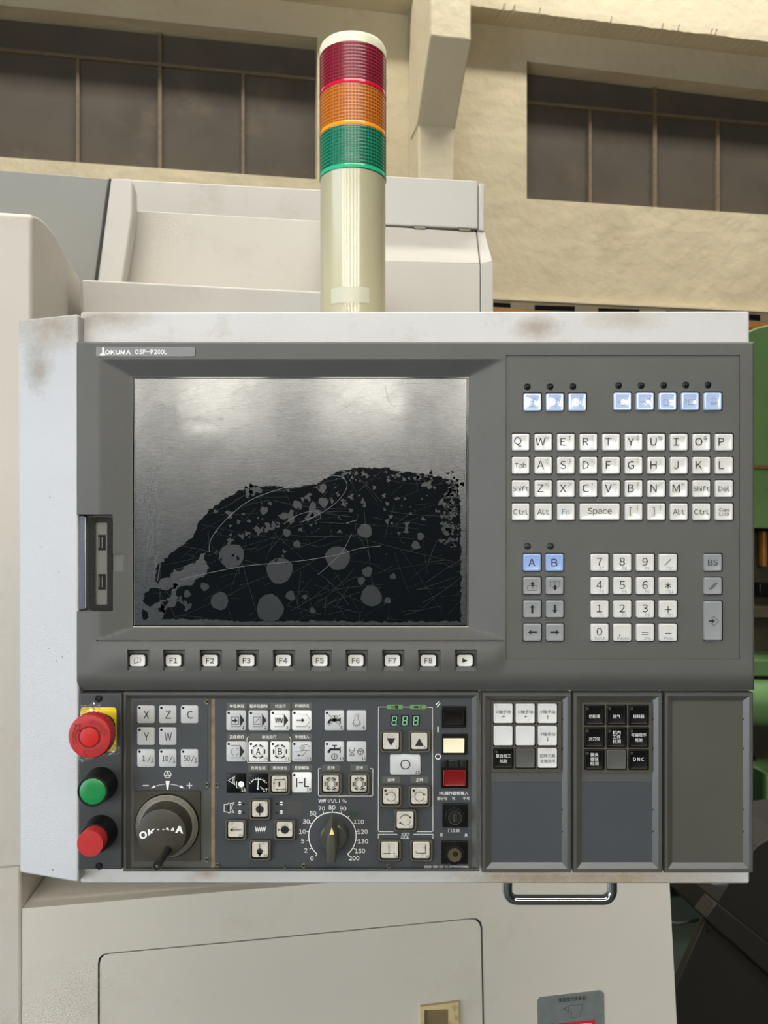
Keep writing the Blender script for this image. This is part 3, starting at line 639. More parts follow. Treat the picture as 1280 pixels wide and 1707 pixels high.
for i in range(70):
    x = 238+rnd.random()*28; y = 790+rnd.random()*180; ik.line([(x, y), (x+rnd.uniform(2, 5), y-rnd.uniform(10, 34))], rnd.choice((0.3, 0.5, 0.9)))
ik.build('rub_mark', mat('rub_grey', (88, 93, 97), 0.3), scn)['kind'] = 'stuff'
ik = Ink(h=FH+0.0003)
ik.line([(224, 630.5), (778.5, 630.5), (778.5, 1043.5)], 1.2).line([(224, 630.5), (223.5, 1043.5)], 1.0); ik.build('display_edge', mat('edge_dust', (104, 106, 104), 0.5, col2=(44, 46, 46), nscale=60, namt=1), scn)
ik = Ink(h=FH+0.0003); ik.line([(222, 1044.8), (780, 1044.8)], 1.5); ik.build('display_sill', mat('sill_edge', (186, 180, 160), 0.35, metal=0.5), scn)
# ---- USB compartment
ub = prism('port_frame', [P(x, y, -0.007) for x, y in rr(158, 870, 180, 1009, 2)], (0, 0.002, 0), mat('port_plate', (92, 90, 82), 0.5), CP)
gs = holed('foam_gasket', rr(148.5, 862, 187, 1017.5, 5), [rr(158.5, 871, 178.5, 1008, 2)], FOAM, CP, lambda p: P(p[0], p[1], -0.0055), lambda p: P(p[0], p[1], -0.0093))
for y in (891.5, 957):
    pt = prism('usb_port', [P(x, yy, -0.0067) for x, yy in ((163.5, y), (176, y), (176, y+26), (163.5, y+26))], (0, 0.001, 0), HOLE, CP)
    prism('port_tongue', [P(x, yy, -0.0063) for x, yy in ((169.5, y+4), (171.5, y+4), (171.5, y+22), (169.5, y+22))], (0, 0.0005, 0), FRM, pt)
    prism('port_contact', [P(x, yy, -0.0063) for x, yy in ((164.5, y+4), (165.6, y+4), (165.6, y+21), (164.5, y+21))], (0, 0.0005, 0), STEEL, pt)
hc = prism('hinged_cover_edge', [P(x, y, -0.0035) for x, y in ((132, 860), (141, 860), (141, 1016), (132, 1016))], (0, 0.006, 0), mat('smoked_cover', (88, 92, 100), 0.25, coat=0.6), CP, bev=0.0006)
prism('hinge_pin', [P(x, y, -0.004) for x, y in ((140.8, 862), (143, 862), (143, 1014), (140.8, 1014))], (0, 0.004, 0), mat('hinge_metal', (170, 180, 184), 0.3, metal=0.4), CP, bev=0.0004)
# ---- keys
def cap(name, x0, y0, x1, y1, m, h0, h1, r=2.5, parent=CP, cham=1.6, dish=True, skirt=0.0):
    def L_(pts, h): return [Q(x, y, h1, h) for x, y in pts]
    lo = [L_(rr(x0-skirt, y0-skirt, x1+skirt, y1+skirt, r), h0), L_(rr(x0, y0, x1, y1, r), h1-0.0008), L_(rr(x0+cham*0.4, y0+cham*0.4, x1-cham*0.4, y1-cham*0.4, r), h1-0.0002), L_(rr(x0+cham, y0+cham, x1-cham, y1-cham, r), h1)]
    if dish: lo.append(L_(rr(x0+cham*2.2, y0+cham*2.2, x1-cham*2.2, y1-cham*2.2, r), h1-0.00025))
    return loft(name, lo, m, parent, smooth=True)
def well(x0, y0, x1, y1, h):           # dark gap round a key
    prism('key_gap', [P(x, y, h) for x, y in rr(x0-1.4, y0-1.6, x1+1.2, y1+1.0, 3)], (0, 0.0004, 0), HOLE, CP)
KH0, KH1 = -0.0012, 0.0012
def key(x0, y0, w_, h_, m, legend=None, lm=INKK, sub=None, sm=INKG, name='key', em=17, pos=(9.5, 13.5), bold=0.0, draw=None):
    x1, y1 = x0+w_, y0+h_; well(x0, y0, x1, y1, KH0+0.0002)
    k = cap(name, x0, y0, x1, y1, m, KH0, KH1)
    ik = Ink(h=KH1+0.00012)
    if legend: ik.text(legend, x0+pos[0], y0+pos[1], em, bold=bold)
    if draw: draw(ik, x0, y0)
    if ik.v: ik.build('legend', lm, k)
    if sub:
        ik = Ink(h=KH1+0.00012); ik.text(sub[0], x0+sub[1], y0+sub[2], sub[3]); ik.build('legend', sm, k)
    return k
X0 = 853.6; PX = 37.7
rows = [(723, 'QWERTYUIOP', '~!($%&-,&'), ]
r1 = list(zip('QWERTYUIOP', ['', '~', '!', '(', '', '$', '%', '-', '&', '']))
r2 = [('Tab', '')]+list(zip('ASDFGHJKL', ['(', ')', '\\', '|', ';', ':', '', '', '']))
r3 = [('Shift', '')]+list(zip('ZXCVBNM', ['<', '>', "'", '-', '?', '/', '"']))+[('Shift', ''), ('Del', '')]
r4 = [('Ctrl', ''), ('Alt', ''), ('Fn', ''), ('Space', ''), None, ('[', '{'), (']', '}'), ('Alt', ''), ('Ctrl', ''), ('Caps\nLock', '')]
for yy, row in ((722.8, r1), (761.6, r2), (800.4, r3), (839, r4)):
    for i, e in enumerate(row):
        if e is None: continue
        t, s2 = e; x = X0+i*PX; wd = 29
        if t == 'Space': key(x, yy, 66.5, 28, WHT, t, em=13.5, pos=(33, 14)); continue
        if len(t) == 1: key(x, yy, wd, 28.4, WHT, t, sub=(s2, 20.5, 7, 9) if s2 else None, sm=INKG, em=17.5 if t not in '[]' else 14)
        elif '\n' in t: key(x, yy, wd, 28.4, WHT, t, em=7.5, pos=(14.5, 14.2))
        else: key(x, yy, wd, 28.4, WHT, t, lm=INKF if t == 'Fn' else INKK, em={'Shift': 10.5, 'Tab': 11}.get(t, 11.5), pos=(14, 14))
# numeric pad
np_ = [('7', 'F7'), ('8', 'F8'), ('9', 'F9'), ('/', 'F10'), ('4', 'F4'), ('5', 'F5'), ('6', 'F6'), ('*', 'F11'), ('1', 'F1'), ('2', 'F2'), ('3', 'F3'), ('+', 'F12'), ('0', 'ScrLK'), ('.', 'Pause'), ('=', 'Ins'), ('-', 'PtSc')]
for i, (t, s2) in enumerate(np_):
    x = 985+(i % 4)*38; y = 923.3+(i//4)*38.9
    dr_ = None; tt = t
    if t in '/=-+*':
        tt = None
        def dr_(ik, x, y, t=t):
            if t == '/': ik.line([(x+9, y+19), (x+19, y+9)], 1.2)
            if t == '=': ik.line([(x+9, y+14), (x+20, y+14)], 1.1).line([(x+9, y+18), (x+20, y+18)], 1.1)
            if t == '-': ik.line([(x+10, y+16), (x+20, y+16)], 1.5)
            if t == '+': ik.line([(x+9, y+15), (x+20, y+15)], 1.2).line([(x+14.5, y+9.5), (x+14.5, y+20.5)], 1.2)
            if t == '*':
                for a in (90, 30, 150): ik.line([(x+14.5-5*math.cos(math.radians(a)), y+14-5*math.sin(math.radians(a))), (x+14.5+5*math.cos(math.radians(a)), y+14+5*math.sin(math.radians(a)))], 1.1)
    key(x, y, 29.6, 28.8, WHT, tt, em=17.5, pos=(14, 13) if t != '.' else (10, 19), sub=(s2, 18 if len(s2) < 4 else 15.5, 24, 6.6), sm=INKB, draw=dr_)
# paging and cursor keys
def pg(up):
    def d(ik, x, y):
        if up: ik.line([(x+7, y+14), (x+23, y+14), (x+23, y+22), (x+7, y+22)], 0.6, True).poly([(x+15, y+7), (x+19, y+12), (x+11, y+12)]).poly([(x+13.2, y+11), (x+16.8, y+11), (x+16.8, y+16), (x+13.2, y+16)]).text('P', x+15, y+19.4, 5)
        else: ik.line([(x+7, y+6.5), (x+23, y+6.5), (x+23, y+15), (x+7, y+15)], 0.6, True).poly([(x+15, y+22), (x+19, y+17), (x+11, y+17)]).poly([(x+13.2, y+13), (x+16.8, y+13), (x+16.8, y+18), (x+13.2, y+18)]).text('P', x+15, y+9.8, 5)
    return d
def arr(dx, dy):
    def d(ik, x, y):
        cx, cy = x+14.5, y+14.2; nx_, ny_ = -dy, dx
        g = lambda a, b: (cx+dx*a+nx_*b, cy+dy*a+ny_*b)
        ik.poly([g(7.5, 0), g(2, 4.2), g(2, -4.2)]).poly([g(3, 1.8), g(-7.5, 1.8), g(-7.5, -1.8), g(3, -1.8)])
    return d
key(872.3, 923.3, 29.4, 28.8, BLUE, 'A', em=17, pos=(14, 14.5)); key(909.8, 923.3, 29.4, 28.8, BLUE, 'B', em=17, pos=(14.3, 14.5))
key(872.5, 962.3, 29.4, 28.8, GREY, draw=pg(True)); key(910, 962.3, 29.4, 28.8, GREY, draw=pg(False))
key(872.7, 1001, 29.4, 28.8, GREY, draw=arr(0, -1)); key(910.2, 1001, 29.4, 28.8, GREY, draw=arr(0, 1))
key(872.9, 1039.8, 29.4, 28.8, GREY, draw=arr(-1, 0)); key(910.4, 1039.8, 29.4, 28.8, GREY, draw=arr(1, 0))
key(1173.8, 923.3, 29.6, 28.8, GREY, 'BS', em=13, pos=(14.5, 14.3))
key(1173.8, 962.6, 29.6, 28.6, GREY, draw=lambda ik, x, y: [ik.line([(x+8+q, y+20), (x+18+q, y+9)], 0.8) for q in (0, 2.2, 4.2)])
key(1173.8, 1002.3, 29.8, 65.5, GREY, draw=lambda ik, x, y: ik.line([(x+12, y+29), (x+16, y+25.5), (x+24, y+33), (x+16, y+40.5), (x+12, y+37)], 0.7).poly([(x+8, y+31.6), (x+13, y+31.6), (x+13, y+29), (x+18, y+33), (x+13, y+37), (x+13, y+34.4), (x+8, y+34.4)]))
# clear caps at the top, coloured with the bluish reflection of the windows
def ci(k):
    def d(ik, x, y):
        if k in (0, 1): ik.line([(x+9, y+8), (x+17, y+8), (x+23, y+15), (x+17, y+22), (x+9, y+22)], 0.5).line([(x+11, y+13), (x+17, y+13), (x+17, y+18), (x+11, y+18)], 0.5, True)
        if k == 2: ik.line([(x+8, y+7), (x+22, y+23)], 0.5).line([(x+22, y+7), (x+8, y+23)], 0.5)
        if k == 3: ik.line([(x+8, y+16), (x+15, y+9), (x+22, y+16), (x+15, y+22)], 0.6, True).line([(x+11, y+16), (x+18, y+16)], 0.5)
        if k == 4: ik.line([(x+14, y+15), (x+20, y+9), (x+26, y+15), (x+20, y+21)], 0.6, True).line([(x+5, y+15), (x+14, y+15)], 0.6)
        if k == 5: ik.line([(x+8, y+12), (x+15, y+12), (x+15, y+21), (x+8, y+21)], 0.6, True).line([(x+17, y+17), (x+24, y+17)], 0.8)
        if k == 6: ik.line([(x+5, y+11), (x+9, y+15), (x+5, y+19)], 0.6).line([(x+12, y+12), (x+25, y+12), (x+25, y+20), (x+12, y+20)], 0.6, True)
        if k == 7: ik.line([(x+12, y+12), (x+16, y+8), (x+20, y+12)], 0.6).text('ALM', x+16, y+18, 6)
    return d
for i, x in enumerate((872.8, 910.3, 947.8, 1023.2, 1060.8, 1098.5, 1136, 1173.8)):
    key(x, 655.5 if i < 3 else 654.3, 29.4, 29.4, CLEAR, draw=ci(i), lm=mat('faint_grey_print', (112, 122, 140), 0.5))
# function keys under the display
for i, k in enumerate(KEYX):
    x0, x1 = k-13.2, k+13.2; hk = -0.0025
    prism('key_collar', [P(x, y, hk-0.0004) for x, y in rr(x0-2.2, 1089, x1+2.4, 1115, 5)], (0, 0.002, 0), BLACK, CP, bev=0.0003)
    kk = cap('function_key', x0, 1091.5, x1, 1111.3, FKW, -0.005, hk, r=4.5, cham=1.2)
    ik = Ink(h=hk+0.0001)
    if i == 0: ik.line([(k+6*math.cos(a*.5)+0, 1100.5-4.2*math.sin(a*.5)) for a in range(-5, 8)], 0.6).line([(k+6*math.cos(3.9)-0.5, 1103.5), (k-6, 1107), (k-1, 1104.7)], 0.6).line([(k-6, 1100), (k-5, 1103)], 0.6).text('i', k+0.4, 1100.5, 6)
    elif i == 9: ik.poly([(k-4.5, 1096.8), (k+4.5, 1101), (k-4.5, 1105.2)])
    else: ik.text('F%d' % i, k, 1101.2, 11.5, bold=0.008)
    ik.build('legend', INKK, kk)
# ------------------------------------------------------------------ lower modules
BKM = mat('key_bank_frame', (72, 70, 62), 0.45, col2=(56, 52, 42), nscale=100, namt=0.7, dirt=(104, 96, 76), dscale=160, damt=0.5)
PH = -0.009                            # level of the recessed key plates
def module(x0, y0, x1, y1, ix0, iy0, ix1, iy1, fl=4.5, m=FRM, ph=PH):
    a = lambda x, y, h: P(x, y, h)
    rect = lambda q, h: [a(q[0], q[1], h), a(q[2], q[1], h), a(q[2], q[3], h), a(q[0], q[3], h)]
    o = (x0, y0, x1, y1); i1 = (x0+fl, y0+fl, x1-fl, y1-fl)
    outer = rect(o, -0.0056); back = [Vector((p.x, D0+0.0152, p.z)) for p in outer]
    prism('module_floor', rect((ix0-2, iy0-2, ix1+2, iy1+2), ph-0.0012), (0, 0.001, 0), BKM, CP)
    return loft('module_frame', [back, outer, rect((x0+0.8, y0+0.8, x1-0.8, y1-0.8), -0.0048), rect(i1, -0.0048), rect((i1[0]+0.4, i1[1]+0.4, i1[2]-0.4, i1[3]-0.4), -0.0056), rect((ix0, iy0, ix1, iy1), ph)], m, CP, front=False)
def plate(name, x0, y0, x1, y1, m, h=PH, th=0.0015, bev=0): return prism(name, [P(x, y, h) for x, y in ((x0, y0), (x1, y0), (x1, y1), (x0, y1))], (0, th, 0), m, CP, bev=bev)
def screw(x, y, h, r=4.0, m=STEEL):
    p = P(x, y, h); s = lathe('screw', (p.x, p.z), [(r*0.0005, h-0.0008), (r*0.0005, h+0.0006), (r*0.00042, h+0.0009), (r*0.0002, h+0.0007)], m, CP, n=14)
    a = random.uniform(0, 1.5); ik = Ink(h=h+0.0011); c_, s_ = math.cos(a)*r*.5, math.sin(a)*r*.5
    ik.line([(x-c_, y-s_), (x+c_, y+s_)], 1.1).line([(x+s_, y-c_), (x-s_, y+c_)], 1.1); ik.build('cross_slot', HOLE, s)
# switch module at the left edge
m0 = plate('switch_module', 131.5, 1155.5, 203.5, 1450, mat('switch_module_plastic', (58, 60, 62), 0.4, col2=(48, 49, 50), nscale=60, namt=0.6, dirt=(92, 92, 88), dscale=70, damt=0.3), h=-0.0025, th=0.012, bev=0.0012)
for x, y in ((164.5, 1165), (165, 1444)):
    p = P(x, y, -0.002); lathe('screw_hole', (p.x, p.z), [(0.0031, -0.0028), (0.0031, -0.0022), (0.0028, -0.0023)], HOLE, CP, n=20)
    p = P(x+1.5, y-1, -0.002); lathe('screw', (p.x, p.z), [(0.0017, -0.0024), (0.0014, -0.0018), (0.0006, -0.0017)], mat('dark_screw', (40, 40, 38), 0.35, metal=0.7), CP, n=12)
# emergency stop
yp = prism('yellow_plate', [P(x, y, -0.0017) for x, y in rr(134, 1179.5, 194, 1253, 5)], (0, 0.0009, 0), YEL, CP, bev=0.0002)
ik = Ink(h=-0.0016)
for i in range(12): ik.disc(138+i*2.6, 1190.5+abs(i-6)*.15, 0.55, 6)
for x, y in ((189, 1199), (193, 1200), (192, 1206), (190, 1208)): ik.line([(x-1.5, y), (x+1.5, y+.5)], 0.9)
for i in range(7): ik.line([(182+i*1.4, 1240-i*3), (184+i*1.4, 1246-i*3)], 0.7)
ik.build('worn_print', INKK, yp)
q = P(172, 1211, -0.002); ec = (q.x, q.z)
es = lathe('emergency_button', ec, [(0.0104, -0.0017), (0.0104, 0.010), (0.0118, 0.013), (0.0125, 0.0165)], BLACK, CP, n=40)
lathe('mushroom_head', ec, [(0.0125, 0.0150), (0.0176, 0.0180), (0.0179, 0.0225), (0.0176, 0.0245)], RED, es, n=120, tooth=1, tamp=0.014, front=False)
lathe('head_face', ec, [(0.0176, 0.0243), (0.0177, 0.0258), (0.0168, 0.0276), (0.0150, 0.0282), (0.0088, 0.0278), (0.0086, 0.0270), (0.0078, 0.0270), (0.0077, 0.0280), (0.0040, 0.0284), (0.0004, 0.0285)], RED, es, n=64)
lathe('centre_disc', ec, [(0.0076, 0.0278), (0.0074, 0.0286), (0.004, 0.0290)], RED2, es, n=40)
EK = Ink(lambda x, y: Vector((ec[0]+x*0.001, D0-0.0287, ec[1]-y*0.001)))
for a in range(8): EK.arc(0, 0, 8.2, 45*a+10, 45*a+32, 0.9, 4)
EK.build('notch', mat('dark_red_shadow_gap', (70, 12, 12), 0.6), es)
for a in (0, 120, 240):                # raised turn arrows
    EK = Ink(lambda x, y: Vector((ec[0]+x*0.001, D0-0.0285, ec[1]-y*0.001)))
    EK.arc(0, 0, 13.4, a+20, a+88, 0.5, 12).arc(0, 0, 11.4, a+30, a+88, 0.5, 12)
    c1, s1 = math.cos(math.radians(a+20)), -math.sin(math.radians(a+20))
    tx, ty = math.cos(math.radians(a+8)), -math.sin(math.radians(a+8)); c2_, s2_ = math.cos(math.radians(a+28)), -math.sin(math.radians(a+28))
    EK.line([(13.4*c1, 13.4*s1), (15.3*c1, 15.3*s1), (12.4*tx, 12.4*ty), (9.8*c2_, 9.8*s2_), (11.4*c2_, 11.4*s2_)], 0.5)
    EK.build('turn_arrow', mat('arrow_red', (128, 24, 28), 0.5), es)
# crumpled clear wrap round the stop button
WR = mat('clear_wrap', (235, 232, 215), 0.08, trans=0.9, alpha=0.55)
wrp = thing('plastic_wrap', P(165, 1262, -0.0018), 'torn crumpled clear plastic wrap clinging round the red emergency stop button', 'plastic wrap')
def crumple(x0, y0, x1, y1, h, seed, n=9, amp=0.0022):
    rn = random.Random(seed); v = []; f = []
    for j in range(n):
        for i in range(n):
            x = x0+(x1-x0)*i/(n-1)+rn.uniform(-1, 1)*1.2; y = y0+(y1-y0)*j/(n-1)+rn.uniform(-1, 1)*1.2+math.sin(i*.8)*2
            v.append(P(x, y, h+rn.uniform(0, amp)))
    for j in range(n-1):
        for i in range(n-1): f.append((j*n+i, j*n+i+1, (j+1)*n+i+1, (j+1)*n+i))
    mk('wrap_piece', v, f, WR, wrp, recalc=False)
crumple(134, 1173, 168, 1196, -0.0010, 5); crumple(165, 1243, 200, 1260, -0.0016, 6); crumple(130, 1256, 166, 1268, -0.0018, 8)
# round push buttons
q = P(168, 1306.5, -0.002); gcn = (q.x, q.z)
gb = lathe('green_button', gcn, [(0.0140, -0.0023), (0.0137, 0.002), (0.0128, 0.013), (0.0124, 0.0160), (0.0111, 0.0160), (0.0109, 0.0148)], BLACK, CP, n=48)
lathe('button_cap', gcn, [(0.0109, 0.0146), (0.0107, 0.0160), (0.0102, 0.0163), (0.004, 0.0160)], GREEN, gb, n=40)
q = P(168, 1386.5, -0.002); rcn = (q.x, q.z)
rb = lathe('red_button', rcn, [(0.0140, -0.0023), (0.0137, 0.002), (0.0128, 0.010), (0.0122, 0.0120), (0.0109, 0.0120)], BLACK, CP, n=48)
lathe('button_cap', rcn, [(0.0108, 0.0110), (0.0108, 0.0205), (0.0103, 0.0217), (0.004, 0.0219)], RED, rb, n=40)
# main module with handwheel plate and key plate
module(205.5, 1154, 799, 1452.5, 218.5, 1164.5, 786, 1447.6)
plate('handwheel_plate', 218, 1164, 351, 1448, FRM, h=-0.0088)
plate('seam_strip', 350.5, 1164, 358.5, 1448, TAN, h=-0.0097)
plate('key_sheet', 222, 1168, 346, 1317, PLATE, h=-0.0083, th=0.0008)
plate('main_key_sheet', 358, 1164, 786.5, 1448, PLATE, h=-0.0088, th=0.002)
SH = -0.0087
KT = -0.0079                           # face of the flat membrane keys
def mkey(x0, y0, x1, y1, m=MEM, lm=INKK, draw=None, led=True, num=None, r=3.0):
    k = cap('membrane_key', x0, y0, x1, y1, m, SH-0.0002, KT, r=r, cham=0.8, dish=False)
    if led:
        ik = Ink(h=KT+0.0002); ik.disc(x0+4.2, y0+4.2, 2.1, 12); ik.build('key_lamp', BLACK if m is not MEMK else mat('grey_lamp', (60, 60, 58), 0.4), k)
    ik = Ink(lambda x, y: P(x0+x, y0+y, KT+0.0002))
    if draw: draw(ik)
    if num: ik.text(num, x1-x0-4.5, y1-y0-5, 6, bold=0.02)
    if ik.v: ik.build('legend', lm, k)
    return k
def big(t, w=None): return lambda ik: ik.text(t, 15.5, 15.3, 18, w=w or 9.5, hh=13.5, bold=0.004)
for t, x, y in (('X', 228.4, 1176), ('Z', 264.7, 1176), ('C', 301, 1176), ('Y', 228.4, 1212.4), ('W', 264.7, 1212.4)): mkey(x, y, x+29.4, y+29.8, draw=big(t, 12 if t == 'W' else None))
for t, x in (('1/1', 228.4), ('10/1', 264.7), ('50/1', 301)):
    def d(ik, t=t):
        n_ = t.split('/')[0]; ik.text(n_, 10.5 if len(n_) > 1 else 11, 15.5, 14, hh=10, w=10.5 if len(n_) > 1 else None, bold=0.005).line([(17.5, 21.5), (22.3, 12)], 0.9).text('1', 25.3, 18, 10, hh=8)
    mkey(x, 1248.8, x+29.4, 1248.8+30, draw=d)
ik = Ink(h=-0.0081)                     # handwheel symbols
ik.arc(279.3, 1291, 5.7, 0, 360, 1.1, 20).arc(279.3, 1291, 1.8, 0, 360, 1.0, 10)
for a in (90, 210, 330): ik.line([(279.3+1.8*math.cos(math.radians(a)), 1291-1.8*math.sin(math.radians(a))), (279.3+5.5*math.cos(math.radians(a)), 1291-5.5*math.sin(math.radians(a)))], 1.4)
ik.poly([(275.7, 1302), (282.7, 1302), (280.3, 1316.6), (278.3, 1316.6)])
ik.line([(238.5, 1309.5), (247.5, 1309.5)], 1.5).line([(311.5, 1309.5), (320, 1309.5)], 1.5).line([(315.7, 1305), (315.7, 1314)], 1.5)
ik.line([(274, 1307.5), (266, 1308.5), (258, 1311)], 0.8).poly([(251, 1314.3), (257, 1309), (258.7, 1313)]).line([(284.5, 1307.5), (292, 1308.5), (300, 1311)], 0.8).poly([(307.5, 1314.3), (301.5, 1309), (299.6, 1313)])
ik.build('symbol', INKW, CP)
# handwheel
prism('wheel_base', [P(x, y, -0.0070) for x, y in rr(222.5, 1319, 334, 1436, 1.5)], (0, 0.002, 0), BROWN, CP, bev=0.0004)
q = P(278.3, 1376.8, -0.006); hc_ = (q.x, q.z)
hw = lathe('handwheel', hc_, [(0.0272, -0.0072), (0.0272, -0.0062), (0.0266, -0.0056), (0.0264, -0.0052)], BLACK, CP, n=72)
lathe('dial_ring', hc_, [(0.0265, -0.0056), (0.0262, -0.0048), (0.0225, -0.0040), (0.0210, -0.0040)], SILV, hw, n=72)
lathe('hub', hc_, [(0.0218, -0.0042), (0.0214, -0.002), (0.0203, 0.0085), (0.0200, 0.0097), (0.0192, 0.0100), (0.003, 0.0101)], BROWN, hw, n=64)
HKF = Ink(lambda x, y: Vector((hc_[0]+x*0.001, D0+0.0041, hc_[1]-y*0.001)))
for i in range(100):
    a = 2*PI*i/100; r0 = 24.0 if i % 5 else 23.4; HKF.line([(r0*math.sin(a), -r0*math.cos(a)), (25.7*math.sin(a), -25.7*math.cos(a))], 0.32)
HKF.text('0', -4.6, -22.2, 2.4).text('90', 8.5, -20.8, 2.4, rot=-0.4).build('dial_mark', INKK, hw)
# worn maker's lettering curving across the hub
def hubpt(x, y): return P(x, y, 0.0103)
LT = Ink(hubpt)
def letter(t, cx, cy, w_, h_, rot, below=None):
    v, f = glyphs(t, 0.05); xs = [p[0] for p in v]; ys = [p[1] for p in v]; mx, my = (min(xs)+max(xs))/2, (min(ys)+max(ys))/2
    sx = w_/(max(xs)-min(xs)); sy = h_/(max(ys)-min(ys)); ca, sa = math.cos(rot), math.sin(rot)
    pts = [(cx+(x-mx)*sx*ca+(-(y-my)*sy)*sa, cy-(x-mx)*sx*sa+(-(y-my)*sy)*ca) for x, y in v]
    bm = bmesh.new(); vv = [bm.verts.new((a_, b_, 0)) for a_, b_ in pts]
    for q_ in f:
        try: bm.faces.new([vv[i] for i in q_])
        except ValueError: pass
    if below:
        (ax, ay), (bx, by) = below; nrm = Vector((-(by-ay), bx-ax, 0))
        bmesh.ops.bisect_plane(bm, geom=bm.verts[:]+bm.edges[:]+bm.faces[:], plane_co=(ax, ay, 0), plane_no=nrm, clear_outer=True)
    bm.verts.index_update(); b = len(LT.v); LT.v += [hubpt(q_.co.x, q_.co.y) for q_ in bm.verts]; LT.f += [[b+w2.index for w2 in fa_.verts] for fa_ in bm.faces]; bm.free()
letter('O', 238.5, 1392, 13.5, 13, 0.15); letter('K', 253, 1388, 13, 12, 0.1, ((247, 1393.5), (262, 1383.5)))
letter('U', 268, 1389, 12, 14, 0.02, ((258, 1384), (280, 1383.2))); letter('M', 283.5, 1386, 13, 12, 0.0, ((274, 1383), (291, 1385.5))); letter('A', 299, 1383, 13.5, 12, -0.08)
LT.build('lettering', INKW, hw)
ca = Vector((P(279, 1417, 0.010).x, D0-0.0098, P(279, 1417, 0.010).z))
n1 = Vector((0, -1, 0))
lathe('crank_handle', (ca.x, ca.z), [(0.0036, 0.0095), (0.0030, 0.012), (0.0031, 0.032), (0.0036, 0.035), (0.0036, 0.0385), (0.0030, 0.0395), (0.0022, 0.0395), (0.0021, 0.0385)], mat('crank_black', (34, 33, 30), 0.3), hw, n=24)
lathe('crank_screw', (ca.x, ca.z), [(0.0012, 0.038), (0.0011, 0.0392), (0.0004, 0.0393)], STEEL, hw, n=10)
for x, y in ((345, 1170), (345, 1308.5), (344.5, 1433), (361.5, 1309.5), (362.5, 1442), (475, 1444), (506, 1443), (648, 1443.5)): screw(x, y, -0.0086, 4.2 if x != 475 else 2.5)
# labels above the keys
STR = mat('label_backing', (80, 80, 76), 0.5)
lab = [('单程序段', 394.5, 1177), ('程序段删除', 431, 1177), ('试运行', 467.2, 1177), ('机械锁定', 503.5, 1176.6), ('选择停机', 394.5, 1228.6), ('单独运行', 448.6, 1228.6), ('手动插入', 503.5, 1228.4),
       ('负荷监视', 430.5, 1280.2), ('顺序复位', 466.5, 1280.2), ('互锁解除', 503, 1280), ('反转', 551.8, 1280), ('正转', 599, 1280), ('反转', 652, 1300), ('正转', 699.3, 1300)]
for t, x, y in lab:
    wd = 33 if len(t) > 2 else 30
    if t == '单独运行': wd = 66
    s_ = prism('label_strip', [P(a_, b_, -0.00855) for a_, b_ in ((x-wd/2, y-5.6), (x+wd/2, y-5.6), (x+wd/2, y+5.2), (x-wd/2, y+5.2))], (0, 0.0004, 0), STR, CP)
    ik = Ink(h=-0.0084); ik.text(t, x, y, 6.2, w=len(t)*6.0 if len(t) > 2 else 12, bold=0.004); ik.build('legend', INKW, s_)
# icon keys
def block(ik, o=0): ik.line([(7.3, 6.2), (23, 6.2)], 0.6).line([(7.3, 27), (23, 27)], 0.6).line([(22.9, 6.2), (22.9, 27)], 0.5).poly([(23, 6.2), (30.3, 16.5), (23, 26.8)])
def i1(ik): block(ik); ik.line([(8.2, 11), (20.3, 11), (20.3, 23.2), (8.2, 23.2)], 0.8, True).poly([(10, 15.6), (14.2, 15.6), (14.2, 12.8), (19, 17), (14.2, 21.2), (14.2, 18.4), (10, 18.4)])
def i2(ik): block(ik); ik.line([(8.2, 11), (20.3, 11), (20.3, 23.2), (8.2, 23.2)], 0.7, True).line([(10.5, 21), (18.2, 13)], 0.7)
def zig(ik, x, y, w_, h_, n=4, lw=0.9): ik.line([(x-w_/2+w_*i/(2*n), y+(h_/2 if i % 2 else -h_/2)) for i in range(2*n+1)], lw)
def i3(ik): block(ik); zig(ik, 14.5, 16.5, 12.5, 8, 4, 1.1)
def i4(ik): ik.line([(7.5, 6.2), (24, 6.2), (30.5, 16.5), (24, 27), (7.5, 27)], 0.7).poly([(7.5, 15.4), (16, 15.4), (16, 12.4), (21.5, 16.4), (16, 20.4), (16, 17.4), (7.5, 17.4)])
def tap(ik, y=0, x=0):
    ik.poly([(13+x, 6.5+y), (21+x, 6.5+y), (21+x, 8+y), (13+x, 8+y)]).poly([(16.2+x, 8+y), (17.8+x, 8+y), (17.8+x, 12+y), (16.2+x, 12+y)]).poly([(9+x, 12+y), (25+x, 12+y), (25+x, 16+y), (9+x, 16+y)]).poly([(25+x, 10+y), (27+x, 10+y), (27+x, 20+y), (25+x, 20+y)]).poly([(5+x, 17+y), (9+x, 12+y), (11+x, 15+y), (8.5+x, 20+y), (5+x, 20+y)])
def i5(ik): tap(ik, 2); ik.line([(7, 7), (26, 25)], 0.7).line([(26, 7), (7, 25)], 0.7).disc(16.5, 16, 3)
def i6(ik):
    ik.line([(13.5, 6), (19.5, 6), (19.5, 9), (13.5, 9)], 0.6, True).line([(13.7, 9), (14, 14), (11.5, 18)], 0.6).line([(19.3, 9), (19, 14), (21.5, 18)], 0.6).arc(16.5, 19.5, 5.2, 170, 370, 0.6)
    for a in range(200, 350, 28): ik.line([(16.5+6.4*math.cos(math.radians(a)), 19.5-6.4*math.sin(math.radians(a))), (16.5+8*math.cos(math.radians(a)), 19.5-8*math.sin(math.radians(a)))], 0.8)
def i9(ik): block(ik); ik.arc(14.5, 16.8, 6.3, 20, 70, 0.6).arc(14.5, 16.8, 6.3, 110, 250, 0.6).arc(14.5, 16.8, 6.3, 290, 340, 0.6)
